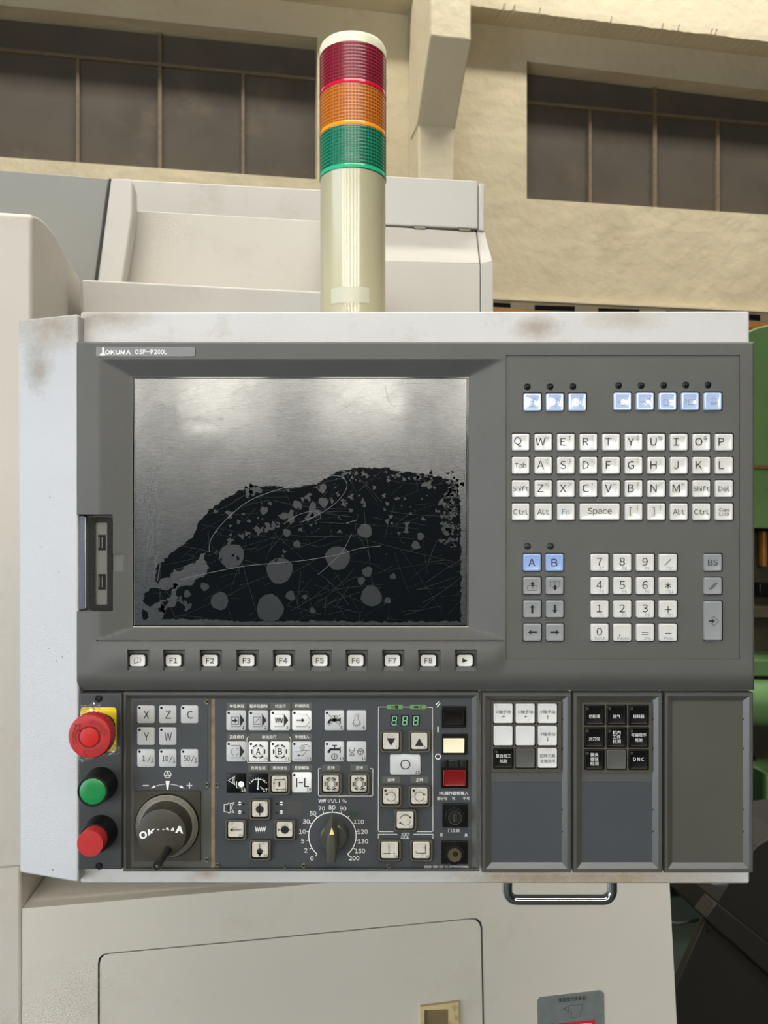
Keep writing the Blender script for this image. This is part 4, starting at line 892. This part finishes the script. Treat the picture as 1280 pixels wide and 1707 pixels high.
def hexa(ik, t, s=1.0, cx=16.3, cy=16.5):
    R_ = 10.8*s
    for k in range(6):
        a = math.radians(60*k); ux, uy = math.cos(a), math.sin(a); x, y = cx+R_*ux, cy+R_*uy
        ik.line([(x+uy*3*s, y-ux*3*s), (x-uy*3*s, y+ux*3*s)], 2.2*s)
    pts = [(cx+9.6*s*math.cos(math.radians(30+60*k)), cy+9.6*s*math.sin(math.radians(30+60*k))) for k in range(6)]; ik.line(pts, 0.5, True)
    if t: ik.text(t, cx, cy, 14, w=7.5, hh=10.5, bold=0.02)
def i12(ik): ik.line([(4, 17), (17, 17)], 0.7).line([(24, 16), (18, 23), (11, 23)], 0.7).poly([(9, 23), (12.5, 21), (12.5, 25)]).line([(3.5, 30), (17, 30)], 0.6).line([(13, 9.5), (17, 6), (25, 5), (29, 9)], 0.7).line([(13, 9.5), (15.5, 12), (19, 9), (21, 9), (19, 13), (15, 15)], 0.7).line([(15, 15), (30, 15)], 0.7)
def i13(ik): tap(ik, -1); ik.arc(16.5, 25, 4.8, 0, 360, 1.0, 18).line([(16.5, 22), (16.5, 28)], 1.1)
def i14(ik):
    ik.line([(4, 10.5), (5, 16.5), (7, 18.5), (10.5, 18.5), (12.3, 16.5), (13, 10.5)], 0.8).line([(5, 15.5), (12.5, 15.5)], 0.5)
    for q_ in (5.5, 8.7, 12): ik.line([(q_, 20), (q_, 24)], 0.9)
    ik.arc(23, 16.8, 4.9, 0, 360, 1.0, 18).line([(18.5, 15.8), (27.5, 15.8)], 0.9).line([(23, 16), (23, 21)], 1.0)
def i16(ik): ik.line([(3, 12.5), (15, 5.5)], 0.7).line([(3, 12.5), (15, 20)], 0.7).line([(14, 5), (13.2, 12), (14.6, 20)], 0.8).line([(12, 7), (11, 12), (12, 17)], 0.8).disc(25, 19, 5, 20).line([(17.5, 14.5), (17.5, 25), (30, 25)], 0.8)
def i17(ik):
    ik.line([(5, 16), (8, 12.5), (12, 11), (16.5, 10.5), (21, 11), (25, 12.5), (28, 16)], 1.0)
    for k in range(9): a = math.radians(35+13.8*k); ik.line([(16.5+16*math.cos(a), 27-17*math.sin(a)), (16.5+18*math.cos(a), 27-19*math.sin(a))], 0.8)
    ik.line([(17, 11.5), (16, 26)], 1.2).disc(16, 26.5, 1.6).line([(20.5, 23), (24, 27)], 0.9).text('%', 22.5, 25.5, 4)
def i19(ik): ik.line([(8, 10), (8, 24)], 2.0).line([(12, 17), (18, 17)], 1.6).line([(21.5, 10), (21.5, 23.5), (28, 23.5)], 2.0)
KR = [(377, 1184.2), (414, 1184.2), (450.4, 1184.2), (486.6, 1184.2), (540.8, 1184.2), (577.8, 1184.2)]
def mk_(x, y, m, d, n_, lm=INKK, led=True): return mkey(x, y, x+33, y+33.6, m, lm, d, led, n_)
for (x, y), m, d, n_, led in zip(KR, (MEM, MEM, MEMB, MEMB, MEM, MEM), (i1, i2, i3, i4, i5, i6), '123456', (1, 1, 1, 1, 1, 0)): mk_(x, y, m, d, n_, led=led)
for (x, y), m, d, n_, led in zip(KR, (MEM, MEMB, MEMB, MEM, MEM, MEM), (i9, lambda i_: hexa(i_, 'A'), lambda i_: hexa(i_, 'B'), i12, i13, i14), ('9', '10', '11', '12', '13', '14'), (1, 1, 1, 1, 1, 0)): mk_(x, y+52, m, d, n_, led=led)
mk_(377, 1288.4, MEMK, i16, '16', INKW); mk_(413.6, 1288.4, MEMK, i17, '17', INKW); mk_(486.4, 1287.6, MEMB, i19, '19')
# raised worn buttons
def rbtn(x0, y0, x1, y1, draw, num=None, led=False, dots=False):
    r = 5
    def L_(q_, rad, h): return [P(x, y, h) for x, y in rr(*q_, rad, 4)]
    hx_ = -0.0050
    bt = loft('button_frame', [L_((x0, y0, x1, y1), r, SH), L_((x0, y0, x1, y1), r, hx_-0.0008), L_((x0+1, y0+1, x1-1, y1-1), r, hx_), L_((x0+3.2, y0+3.2, x1-3.2, y1-3.2), 4, hx_), L_((x0+4.4, y0+4.4, x1-4.4, y1-4.4), 3.5, -0.0078)], RIM, CP, front=False, smooth=True)
    prism('frame_floor', L_((x0+2, y0+2, x1-2, y1-2), 3, -0.0077), (0, 0.0004, 0), HOLE, bt)
    a0, b0_, a1, b1_ = x0+5.2, y0+4.8, x1-5.2, y1-5.6
    kc = cap('cap', a0, b0_, a1, b1_, DIRTY, -0.0080, -0.0046, r=3, parent=bt, cham=1.3)
    ik = Ink(lambda x, y: P(a0+x, b0_+y, -0.0044))
    W_ = a1-a0; ik.W = W_; draw(ik)
    if num: ik.text(num, W_-4.5, b1_-b0_-3.8, 5.4)
    if led: ik.disc(4, 4, 2.2, 12)
    ik.build('legend', INKK, bt); return bt
def b18(ik): ik.arrow(4, 5.5, 23, 5.5, .9, 3).arrow(4, 22, 4, 9, .9, 3).arrow(23, 22, 7, 22, .9, 3).line([(23, 8), (23, 21)], .9).line([(12.8, 9.5), (12.8, 16.5)], 2.6)
def b20(ik, s=1): hexa(ik, None, 0.92, 13.5, 13.5); ik.arc(13.5, 13.5, 6.2, 100, 250, .8).arc(13.5, 13.5, 6.2, 290, 430, .8).poly([(7.2, 17.5), (10.5, 17), (8.4, 20.4)] if s > 0 else [(19.8, 17.5), (16.5, 17), (18.6, 20.4)])
rbtn(447.4, 1289.3, 483.7, 1325.6, b18, '18'); rbtn(533, 1288.4, 570, 1325.6, b20, '20'); rbtn(580, 1288.4, 616.5, 1325.6, lambda i_: b20(i_, -1), '21')
def ball(ik): ik.disc(12.8, 13, 6.6, 20).line([(12.8, 3.5), (12.8, 22.5)], .8).poly([(12.8, 2.5), (14.5, 5.5), (11.1, 5.5)]).poly([(12.8, 23.8), (14.5, 20.8), (11.1, 20.8)])
rbtn(414.8, 1331.4, 451.3, 1367.7, ball); rbtn(374.6, 1366, 411, 1401.4, lambda i_: i_.arrow(22, 12.5, 3, 12.5, 1.0, 5), '24')
rbtn(455.6, 1366, 492.8, 1401.4, lambda i_: i_.disc(14, 12.5, 6.6, 20).line([(2.5, 12.5), (24, 12.5)], .8).poly([(1.5, 12.5), (4.5, 10.8), (4.5, 14.2)])); rbtn(414.8, 1399.6, 452, 1435.3, lambda i_: i_.line([(12.8, 3), (12.8, 10)], 1.1).disc(12.8, 15, 5.2, 8).poly([(12.8, 24), (17, 17), (8.6, 17)]), '28')
rbtn(633.2, 1217.3, 670.3, 1255, lambda i_: i_.poly([(6, 8.5), (20.5, 8.5), (13.2, 21.5)]), '7'); rbtn(680.3, 1217.3, 717.8, 1255, lambda i_: i_.poly([(6, 21.5), (20.8, 21.5), (13.4, 8.2)]), '8')
rbtn(633.2, 1309, 670, 1346.2, lambda i_: i_.arc(13.5, 14, 7.8, 200, 520, .9, 20).poly([(6.2, 13), (3.8, 9.6), (8.5, 9.8)]), '22', True); rbtn(680.3, 1309, 718, 1346.2, lambda i_: i_.arc(13.5, 14, 7.8, 20, 340, .9, 20).poly([(21.5, 13), (24, 9.6), (19, 9.8)]), '23', True)
rbtn(656, 1348.6, 694.6, 1387, lambda i_: i_.arc(14.2, 13.6, 8.8, 20, 165, .9, 12).arc(14.2, 13.6, 8.8, 200, 345, .9, 12).poly([(22.5, 11.5), (24.8, 7.8), (20, 8)]).poly([(5.8, 16), (3.6, 19.6), (8.3, 19.4)]), '25')
rbtn(630, 1399, 669, 1436.8, lambda i_: i_.line([(13, 5), (13, 19)], 1.1).line([(4, 19), (16, 19)], 1.1).line([(20, 19), (24, 19)], .8), '29'); rbtn(683, 1399, 721.5, 1436.8, lambda i_: i_.line([(21, 5), (21, 18.5), (6.5, 18.5), (5, 15.5)], 1.1), '30')
mkey(650, 1257.4, 701, 1291.2, MEM, INKK, lambda i_: i_.arc(25.6, 17, 7.4, 0, 360, 1.7, 28).text('15', 46, 30, 6, bold=.02), led=False, r=3)
# printed lines and symbols on the sheet
def pr_(name, fn): ik = Ink(h=-0.0083); fn(ik); ik.build(name, INKW, CP)
pr_('key_bracket', lambda ik: ik.line([(414, 1228), (411.5, 1231), (411.5, 1268), (413.5, 1271), (482.5, 1271), (484.6, 1268), (484.6, 1231), (482, 1228)], 1.0))
pr_('key_bracket', lambda ik: ik.line([(534, 1280.6), (530.5, 1281.5), (530.5, 1325.5), (532, 1327), (620, 1327), (621.3, 1325.5), (621.3, 1281.5), (617, 1280.6)], 0.8))
pr_('key_bracket', lambda ik: ik.line([(645, 1178.5), (630.8, 1178.5), (630.3, 1385), (632, 1386.5), (656, 1386.5)], 0.8))
pr_('key_bracket', lambda ik: ik.line([(695, 1386.5), (720, 1386.5), (721.6, 1385), (720.8, 1179.5), (710, 1178.6)], 0.8))
pr_('key_bracket', lambda ik: ik.line([(672, 1178.6), (683, 1178.6)], 0.8))
pr_('key_bracket', lambda ik: ik.line([(630.5, 1398), (630.5, 1390.5), (662, 1390.5)], 0.8))
pr_('key_bracket', lambda ik: ik.line([(689, 1390.5), (721.6, 1390.5), (721.6, 1398)], 0.8))
def gearsym(ik):
    for q_ in (668.5, 673.5, 678): ik.line([(q_+2.4, 1388.5), (q_, 1398)], 0.9).line([(q_+4.2, 1389), (q_+2.8, 1398)], 0.5)
    ik.line([(668, 1398), (682, 1398)], .8).line([(669, 1388.5), (683, 1388.5)], .8)
pr_('symbol', gearsym)
pr_('symbol', lambda ik: zig(ik, 434, 1382.5, 17, 9, 5, 1.1))
pr_('symbol', lambda ik: ik.line([(373.5, 1341), (380, 1341), (380, 1353.5), (373.5, 1353.5)], 1.0, True).line([(380, 1338.5), (384, 1338.5), (384, 1355), (380, 1355)], 1.0, True).line([(384.5, 1340), (390, 1337.5), (386, 1345), (386, 1348), (390, 1355), (384.5, 1353)], 1.0))
for x_ in (399.6, 469):
    for y_ in (1339.5, 1354): pr_('symbol', lambda ik: ik.poly([(x_-3, y_-1), (x_+3, y_-1), (x_, y_-4)]).poly([(x_-3, y_+.6), (x_+3, y_+.6), (x_, y_+3.6)]))
def oversym(ik):
    zig(ik, 537, 1335, 12, 6, 4, 0.9); ik.arc(553, 1335, 6, 150, 210, .8).arc(560, 1335, 6, -30, 30, .8)
    ik.line([(549.5, 1337), (550.5, 1332.5), (552.5, 1332.5), (553.5, 1337.5), (555.5, 1337.5), (556.5, 1332.5), (558.5, 1332.5), (559.5, 1337.5), (561.5, 1337.5)], 0.8)
    ik.text('%', 574, 1335.5, 8)
pr_('symbol', oversym)
deg = [(-130, '0', 519.9, 1430.8), (-150, '2', 509.7, 1417.5), (-170, '5', 504.5, 1402), (170, '10', 504, 1386.4), (150, '30', 510.4, 1369.3), (130, '50', 521.5, 1355.9), (111, '70', 536.2, 1347.7), (90, '80', 553.3, 1346), (69, '90', 571.6, 1347.7), (30, '110', 598, 1369.8), (10, '120', 604.3, 1386.4), (-10, '130', 605, 1402.3), (-30, '150', 600, 1418.6), (-50, '200', 590.2, 1430.6)]
def dial(ik):
    ik.arc(554, 1393.5, 39.5, -50, 230, 1.5, 60)
    for a in [d_[0] for d_ in deg]+[50]:
        ar = math.radians(a); ik.line([(554+39.5*math.cos(ar), 1393.5-39.5*math.sin(ar)), (554+43.5*math.cos(ar), 1393.5-43.5*math.sin(ar))], 1.2)
pr_('dial_scale', dial)
for a, t, x, y in deg: pr_('dial_number', lambda ik: ik.text(t, x, y, 9.6, bold=.006))
pr_('symbol', lambda ik: ik.line([(726.5, 1175), (731, 1170)], 1.5).line([(728.5, 1178.5), (733.5, 1172.5)], 1.5))
pr_('symbol', lambda ik: ik.line([(729.9, 1212), (729.9, 1220)], 2.0))
pr_('symbol', lambda ik: ik.arc(730, 1261.2, 4.2, 0, 360, 1.5, 20))
for t, x, y, e_, w_ in (('NC操作面板输入', 756.5, 1322.2, 6.4, 48), ('部分可', 737, 1331, 6, 17), ('可', 756, 1331, 6, None), ('不可', 777, 1331, 6, 11.5), ('门互锁', 756.5, 1384.4, 6.4, 19), ('开', 735.7, 1392.2, 6, None), ('关', 776.8, 1392.2, 6, None)):
    pr_('caption', lambda ik: ik.text(t, x, y, e_, w=w_, bold=.006))
pr_('caption', lambda ik: ik.text('E0105-566-222-1 L INTERNATIONAL', 744.5, 1445, 5, w=74, bold=.01, hh=4))
ik = Ink(h=-0.0083); ik.text('100', 588.5, 1355.8, 8.6, bold=.015); ik.build('green_number', INKGN, CP)
# green tags with plug symbols
for x0, x1 in ((644.6, 671.5), (683.2, 710)):
    tg = prism('green_tag', [P(x, y, -0.0082) for x, y in rr(x0, 1175, x1, 1182.4, 2.5)], (0, 0.0004, 0), mat('tag_green', (96, 138, 84), 0.5), CP)
    ik = Ink(h=-0.0080)
    if x0 < 650: ik.line([(x0+7, 1177.5), (x0+14, 1177.5)], .8).line([(x0+7, 1180), (x0+14, 1180)], .8).poly([(x0+14, 1176), (x0+19, 1176), (x0+19, 1181.5), (x0+14, 1181.5)])
    else: ik.poly([(x0+5, 1178.7), (x0+8, 1177), (x0+14, 1177), (x0+14, 1180.4), (x0+8, 1180.4)]).line([(x0+20, 1176.2), (x0+16, 1178.7), (x0+20, 1181.4)], .9)
    ik.build('legend', INKK, tg)
# three unlit seven segment digits
for x in (657.2, 674.8, 693.2):
    dg_ = prism('digit_display', [P(a_, b_, -0.0081) for a_, b_ in ((x-6.7, 1192), (x+6.7, 1192), (x+6.7, 1210.6), (x-6.7, 1210.6))], (0, 0.0006, 0), mat('digit_window', (34, 46, 42), 0.25), CP)
    ik = Ink(h=-0.0079); s_ = lambda a_, b_: (x+a_-b_*0.1, 1201.3+b_)
    for (a_, b_), (c_, d_) in (((-2.6, -7), (2.6, -7)), ((-2.6, 0), (2.6, 0)), ((-2.6, 7), (2.6, 7)), ((-3.4, -6.2), (-3.4, -.8)), ((3.4, -6.2), (3.4, -.8)), ((-3.4, .8), (-3.4, 6.2)), ((3.4, .8), (3.4, 6.2))): ik.line([s_(a_, b_), s_(c_, d_)], 1.5)
    ik.disc(x+4.6, 1208.3, .7, 6); ik.build('segment', mat('segment_pale_green', (138, 186, 150), 0.4), dg_)
for x_, y_ in ((406, 1340.5), (406, 1355), (461.5, 1340.5), (461.5, 1355)):
    ik = Ink(h=-0.0082); ik.disc(x_, y_, 1.9, 10); ik.build('indicator_lamp', BLACK, CP)
prism('blank_label', [P(a_, b_, -0.0084) for a_, b_ in ((478, 1336), (503, 1336), (503, 1359), (478, 1359))], (0, 0.0003, 0), mat('blank_label_grey', (64, 64, 62), 0.5), CP)
# override knob
q = P(556.5, 1391.5, -0.006); kc_ = (q.x, q.z)
kn = lathe('override_knob', kc_, [(0.0124, -0.0087), (0.0120, -0.005), (0.0112, 0.0005), (0.0100, 0.0015), (0.0050, 0.0016)], mat('knob_skirt', (66, 66, 64), 0.28), CP, n=48)
bl0 = [Q(x, y, -0.004, -0.001) for x, y in ((554, 1354), (559, 1363), (566, 1378), (566, 1405), (563, 1422), (545, 1422), (541, 1405), (541, 1378), (549, 1363))]
bl1 = [Q(x, y, 0.012, 0.0105) for x, y in ((553.5, 1371), (556, 1380), (560.5, 1394), (561.5, 1415), (560, 1436), (544, 1436), (543, 1415), (545.5, 1394), (551, 1380))]
bl2 = [Q(x, y, 0.012, 0.0125) for x, y in ((553, 1378), (554.5, 1384), (557.5, 1396), (558.5, 1415), (558, 1438), (545, 1438), (545, 1415), (547, 1396), (551.5, 1384))]
loft('blade', [bl0, bl1, bl2], mat('knob_blade', (72, 70, 60), 0.35), kn, smooth=True, bev=0.0004)
ik = Ink(h=0.0128); ik.poly([(553, 1379), (557.2, 1391.5), (549, 1391.5)]); ik.build('pointer_mark', mat('pointer_cream', (232, 214, 140), 0.4), kn)
# rectangular switches at the right edge of the main module
def rect_btn(x0, y0, x1, y1, fx0, fy0, fx1, fy1, capm, name, hcap=-0.006):
    def L_(q_, rad, h): return [P(x, y, h) for x, y in rr(*q_, rad, 2)]
    fr = loft(name, [L_((x0, y0, x1, y1), 1.5, SH), L_((x0, y0, x1, y1), 1.5, -0.0072), L_((x0+1.5, y0+1.5, x1-1.5, y1-1.5), 1, -0.0066), L_((fx0-1.5, fy0-1.5, fx1+1.5, fy1+1.5), 1, -0.0068), L_((fx0-1, fy0-1, fx1+1, fy1+1), 1, -0.0082)], BLACK, CP, front=True)
    cap('cap', fx0, fy0, fx1, fy1, capm, -0.0082, hcap, r=1.2, parent=fr, cham=1.4, dish=True); return fr
rect_btn(735.5, 1176.5, 777, 1213, 738.5, 1186, 774.5, 1209.5, mat('deep_black_cap', (5, 4, 4), 0.5, spec=0.2), 'black_switch')
rect_btn(735.5, 1222.5, 779, 1258, 739.3, 1231.5, 774.3, 1255.6, CREAM, 'cream_switch')
rs_ = rect_btn(734.8, 1266, 780, 1313.5, 738.5, 1284, 777, 1311, REDB, 'red_switch')
for x0 in (735.5, 748, 768):
    prism('guard_lug', [P(x, y, -0.0050) for x, y in ((x0, 1268+(x0 == 748)*-1), (x0+(16 if x0 == 748 else 9), 1268), (x0+(16 if x0 == 748 else 9), 1280), (x0, 1280))], (0, 0.002, 0), mat('guard_black', (30, 29, 28), 0.3), rs_, bev=0.0004)
for n_, (cx, cy, x0, y0, x1, y1) in enumerate(((757.7, 1362.6, 737.5, 1340, 780, 1379.5), (757, 1424, 735.5, 1402, 779.5, 1440.5))):
    ks = prism('key_switch', [P(x, y, -0.0068) for x, y in rr(x0, y0, x1, y1, 1.5)], (0, 0.0019, 0), mat('switch_black', (8, 8, 8), 0.4, spec=0.3), CP, bev=0.0004)
    q = P(cx, cy-2, -0.006); c_ = (q.x, q.z)
    lathe('lock_ring', c_, [(0.0088, -0.0069), (0.0086, -0.0030), (0.0078, -0.0014), (0.0064, -0.0012), (0.0061, -0.0030)], mat('ring_black', (20, 20, 20), 0.25), ks, n=32, front=False)
    lk = lathe('lock_core', c_, [(0.0061, -0.0034), (0.0058, -0.0018), (0.0052, -0.0018), (0.0050, -0.0024)], CHROME if n_ == 0 else mat('worn_brass', (96, 86, 62), 0.45, metal=0.5), ks, n=32)
    ik = Ink(lambda x, y: Vector((c_[0]+x*.001, D0+(0.0022 if n_ == 0 else 0.0022), c_[1]-y*.001)))
    if n_ == 0: ik.disc(0, 0, 4.9, 24)
    else: ik.disc(0.6, -.8, 2.4, 16)
    ik.build('keyhole', HOLE, ks)
    if n_ == 0:
        ik = Ink(lambda x, y: Vector((c_[0]+x*.001, D0+0.0020, c_[1]-y*.001))); ik.line([(-1, -2.8), (1, -2.8), (1, 2.8), (-1, 2.8)], .35, True); ik.build('key_slot', mat('slot_grey', (90, 90, 88), 0.4), ks)
# three narrow modules
for (x0, x1, ix0, ix1) in ((803.5, 951.5, 819.5, 935.8), (955.5, 1103.5, 970, 1086.8), (1107.5, 1255, 1121, 1237.5)):
    module(x0, 1154.8, x1, 1454.5, ix0, 1168.3, ix1, 1437, fl=5.5)
plate('blank_plate', 1120.5, 1168, 1238, 1437.5, OLIVE, h=-0.0088)
def chars(t, lines, lm): pass
banks = [(818.8, 1169, 935.5, 1287, (823, 859.8, 896.9), (1173.6, 1210.8, 1248), [
            ('w', 'C轴手动', '−'), ('w', 'C轴手动', '+'), ('w', 'Y轴手动', 'up'), ('w', '', ''), ('w', '', ''), ('w', 'Y轴手动', 'dn'), ('k', '复合加工', '机能'), ('b', '', ''), ('w', '回转刀具', '主轴选择')]),
         (969.6, 1171.3, 1086.5, 1287.4, (974.7, 1011.7, 1048.5), (1175.8, 1213.1, 1250.2), [
            ('k', '切削液', ''), ('k', '送气', ''), ('k', '接料器', ''), ('k', '对刀仪', ''), ('k', '机内\n工件\n检测', ''), ('k', '可编程序', '尾架'), ('k', '装夹\n错误\n检测', ''), ('b', '', ''), ('k', 'DNC', '')])]
WK2 = mat('worn_white_cap', (204, 205, 203), 0.4, dirt=(150, 140, 118), dscale=120, damt=0.5)
for bi, (x0, y0, x1, y1, xs_, ys_, ks_) in enumerate(banks):
    xm = 819.5 if bi == 0 else 970
    hs = [rr(a_-1.2, b_-1.2, a_+33.2, b_+33.6, 2, 2) for b_ in ys_ for a_ in xs_]
    holed('key_bank', [(x0, y0), (x1, y0), (x1, y1), (x0, y1)], hs, BKM, CP, lambda p: P(p[0], p[1], -0.0072), lambda p: P(p[0], p[1], -0.0092))
    plate('bank_backing', x0+1, y0+1, x1-1, y1-1, HOLE, h=-0.0090, th=0.0005)
    plate('upper_strip', xm-.3, 1287.2, x1+.8, 1303.5, mat('strip_grey', (74, 75, 74), 0.45), h=-0.0087)
    plate('blank_plate', xm-.3, 1304, x1+.8, 1437.5, PLATE2, h=-0.0089)
    for i, (kd, ta, tb) in enumerate(ks_):
        a_ = xs_[i % 3]; b_ = ys_[i//3]; m_ = {'w': WK2, 'k': MEMK, 'b': mat('blank_grey_cap', (76, 76, 74), 0.45)}[kd]
        hk = -0.0060 if kd != 'b' else -0.0068
        kk = cap('button_key', a_, b_, a_+31.8, b_+32.2, m_, -0.0090, hk, r=2.2, cham=1.2)
        lm = INKK if kd == 'w' else INKW
        ik = Ink(lambda x, y: P(a_+x, b_+y, hk+0.00015))
        if ta == 'DNC': ik.text('D N C', 16, 15.5, 8, w=18, bold=.01)
        elif '\n' in ta:
            for j, l_ in enumerate(ta.split('\n')): ik.text(l_, 16, 8+j*7.4, 7, w=13.5)
        elif tb in ('−', '+', 'up', 'dn'):
            ik.text(ta, 16, 13, 6.6, w=25)
            if tb in ('−', '+'): ik.line([(14, 21), (18.5, 21)], 0.8)
            if tb == '+': ik.line([(16.2, 18.8), (16.2, 23.2)], 0.8)
            if tb == 'up': ik.arrow(16, 25, 16, 18.5, .8, 2)
            if tb == 'dn': ik.arrow(16, 18.5, 16, 25, .8, 2)
        elif ta and tb: ik.text(ta, 16, 12, 6.6, w=25 if len(ta) > 2 else 13).text(tb, 16, 20.5, 6.6, w=len(tb)*6.2)
        elif ta: ik.text(ta, 16, 18.5, 6.6, w=len(ta)*6.1)
        if ik.v: ik.build('legend', lm, kk)
        if kd == 'k' :
            ik = Ink(lambda x, y: P(a_+x, b_+y, hk+0.0002)); ik.disc(4.5, 5.5, 2.3, 12); ik.build('key_lamp', mat('grey_lamp', (60, 60, 58), 0.4), kk)
# snap tabs in the sloping right walls of the module frames
for xb in (936.5, 1087.5, 1238.3):
    ik = Ink(h=-0.0080)
    for yb in (1199, 1248, 1350, 1386): ik.poly([(xb, yb-1.5), (xb+1.5, yb-1.5), (xb+1.5, yb+1.5), (xb, yb+1.5)])
    ik.build('snap_tab', HOLE, CP)
# chrome handle under the housing
def corner(cx, cy, r, a0, a1, n=6): return [(cx+r*math.cos(math.radians(a0+(a1-a0)*i/n)), cy+r*math.sin(math.radians(a0+(a1-a0)*i/n))) for i in range(n+1)]
hp = [(845.5, 1462)]+corner(861, 1484, 15.5, 180, 90)+corner(1004.5, 1484, 15.5, 90, 0)+[(1020, 1462)]
tube('grab_handle', [P(x, y+0.5, -0.03) for x, y in hp], 0.0043, CHROME, CP, n=20)
# ------------------------------------------------------------------ signal tower on the housing
TY = D0+0.10
def TZ(y, r=0.0315): return ZC-(y-853.5)*(TY-r)/F
TX = (588.2-640)*TY/F; TR = 55.6*TY/F*0.9985
z_base = P(588, 519, -0.0153).z
st = thing('signal_tower', (TX, TY, z_base), 'ivory signal tower with red, amber and green lenses standing on the control panel housing', 'signal light')
def vlathe(name, prof, m, n=96, smooth=True, caps=True, flute=0, fa=0.0):
    loops = []
    for r, z in prof:
        loops.append([Vector((TX+r*(1+(fa if flute and (i % flute == 0) else 0))*math.cos(2*PI*i/n), TY+r*(1+(fa if flute and (i % flute == 0) else 0))*math.sin(2*PI*i/n), z)) for i in range(n)])
    return loft(name, loops, m, st, front=caps, back=caps, smooth=smooth)
zc_t, zr, zo, zg, zp = TZ(48), TZ(68), TZ(138.5), TZ(207.5), TZ(279.5)
vlathe('cap', [(TR, zr), (TR, zc_t-0.0035), (TR-0.001, zc_t-0.0012), (TR-0.0035, zc_t)], CAPM)
def lens_mat(name, c, c2):
    m = mat(name, c, 0.3, coat=0.25, spec=0.5); nt = m.node_tree; N = nt.nodes; L = nt.links; b = N['Principled BSDF']
    tc = N.new('ShaderNodeTexCoord'); sx = N.new('ShaderNodeSeparateXYZ'); L.new(tc.outputs['Object'], sx.inputs[0])
    at = N.new('ShaderNodeMath'); at.operation = 'ARCTAN2'; L.new(sx.outputs[1], at.inputs[0]); L.new(sx.outputs[0], at.inputs[1])
    def wave(src, k, thr):
        mu = N.new('ShaderNodeMath'); mu.operation = 'MULTIPLY'; mu.inputs[1].default_value = k; L.new(src, mu.inputs[0])
        fr = N.new('ShaderNodeMath'); fr.operation = 'FRACT'; L.new(mu.outputs[0], fr.inputs[0])
        g = N.new('ShaderNodeMath'); g.operation = 'LESS_THAN'; g.inputs[1].default_value = thr; L.new(fr.outputs[0], g.inputs[0]); return g.outputs[0]
    a_ = wave(at.outputs[0], 64/(2*PI), 0.28)
    z_ = wave(sx.outputs[2], 1/0.0032, 0.30)
    mx = N.new('ShaderNodeMath'); mx.operation = 'MAXIMUM'; L.new(a_, mx.inputs[0]); L.new(z_, mx.inputs[1])
    x = N.new('ShaderNodeMix'); x.data_type = 'RGBA'; x.inputs[6].default_value = lin(c); x.inputs[7].default_value = lin(c2)
    L.new(mx.outputs[0], x.inputs[0]); L.new(x.outputs[2], b.inputs['Base Color']); return m
def lens(name, z0, z1, m, c):
    prof = [(TR*0.994, z0), (TR, z0+0.0006)]; n = 11; a_ = z0+0.0035; 
    prof += [(TR, a_)]
    for i in range(n):
        zz = a_+(z1-0.0015-a_)*i/n; dz = (z1-0.0015-a_)/n
        prof += [(TR*0.995, zz+dz*0.15), (TR*0.995, zz+dz*0.8), (TR, zz+dz*0.95)]
    prof += [(TR, z1-0.0006), (TR*0.994, z1)]
    o = vlathe(name, prof, m, n=128); return o
lens('red_lens', zo, zr, lens_mat('red_lens', (96, 12, 30), (140, 30, 52)), 0)
lens('amber_lens', zg, zo, lens_mat('amber_lens', (148, 76, 20), (196, 114, 36)), 0)
lens('green_lens', zp, zg, lens_mat('green_lens', (8, 78, 58), (30, 128, 96)), 0)
for nm, zz, cc_ in (('red_band', zo, (206, 24, 52)), ('amber_band', zg, (244, 158, 36)), ('green_band', zp, (44, 184, 132))):
    vlathe(nm, [(TR*1.002, zz+0.0008), (TR*1.003, zz+0.0016), (TR*1.003, zz+0.0034), (TR*0.998, zz+0.0042)], mat(nm, cc_, 0.2, coat=0.6), n=128, caps=False)
vlathe('pole', [(TR*0.978, z_base+0.0001), (TR*0.978, zp-0.0006), (TR*0.985, zp)], POLE)
LBL = mat('faded_label', (188, 186, 166), 0.35)
def TP(x, y):                           # picture point wrapped on the front of the pole
    dx = (x-588.2)/54.2; a = math.asin(max(-1, min(1, dx))); r = TR*0.978+0.0002
    return Vector((TX+r*math.sin(a), TY-r*math.cos(a), ZC-(y-853.5)*(TY-r)/F))
n_ = 14; v = []; f = []
for i in range(n_+1):
    x = 555+(616-555)*i/n_; v += [TP(x, 478), TP(x, 503)]
for i in range(n_): f.append((2*i, 2*i+1, 2*i+3, 2*i+2))
mk('label', v, f, LBL, st, recalc=False, smooth=True)
ik = Ink(TP); ik.line([(554, 505), (554, 501)], .6).line([(554+i*4.2, 505) for i in range(16)], .6).text('>ABS<', 586, 509.5, 7, w=25).text('□ □', 585, 518, 6)
ik.build('moulded_mark', mat('ivory_shadow_print', (150, 146, 118), 0.4), st)
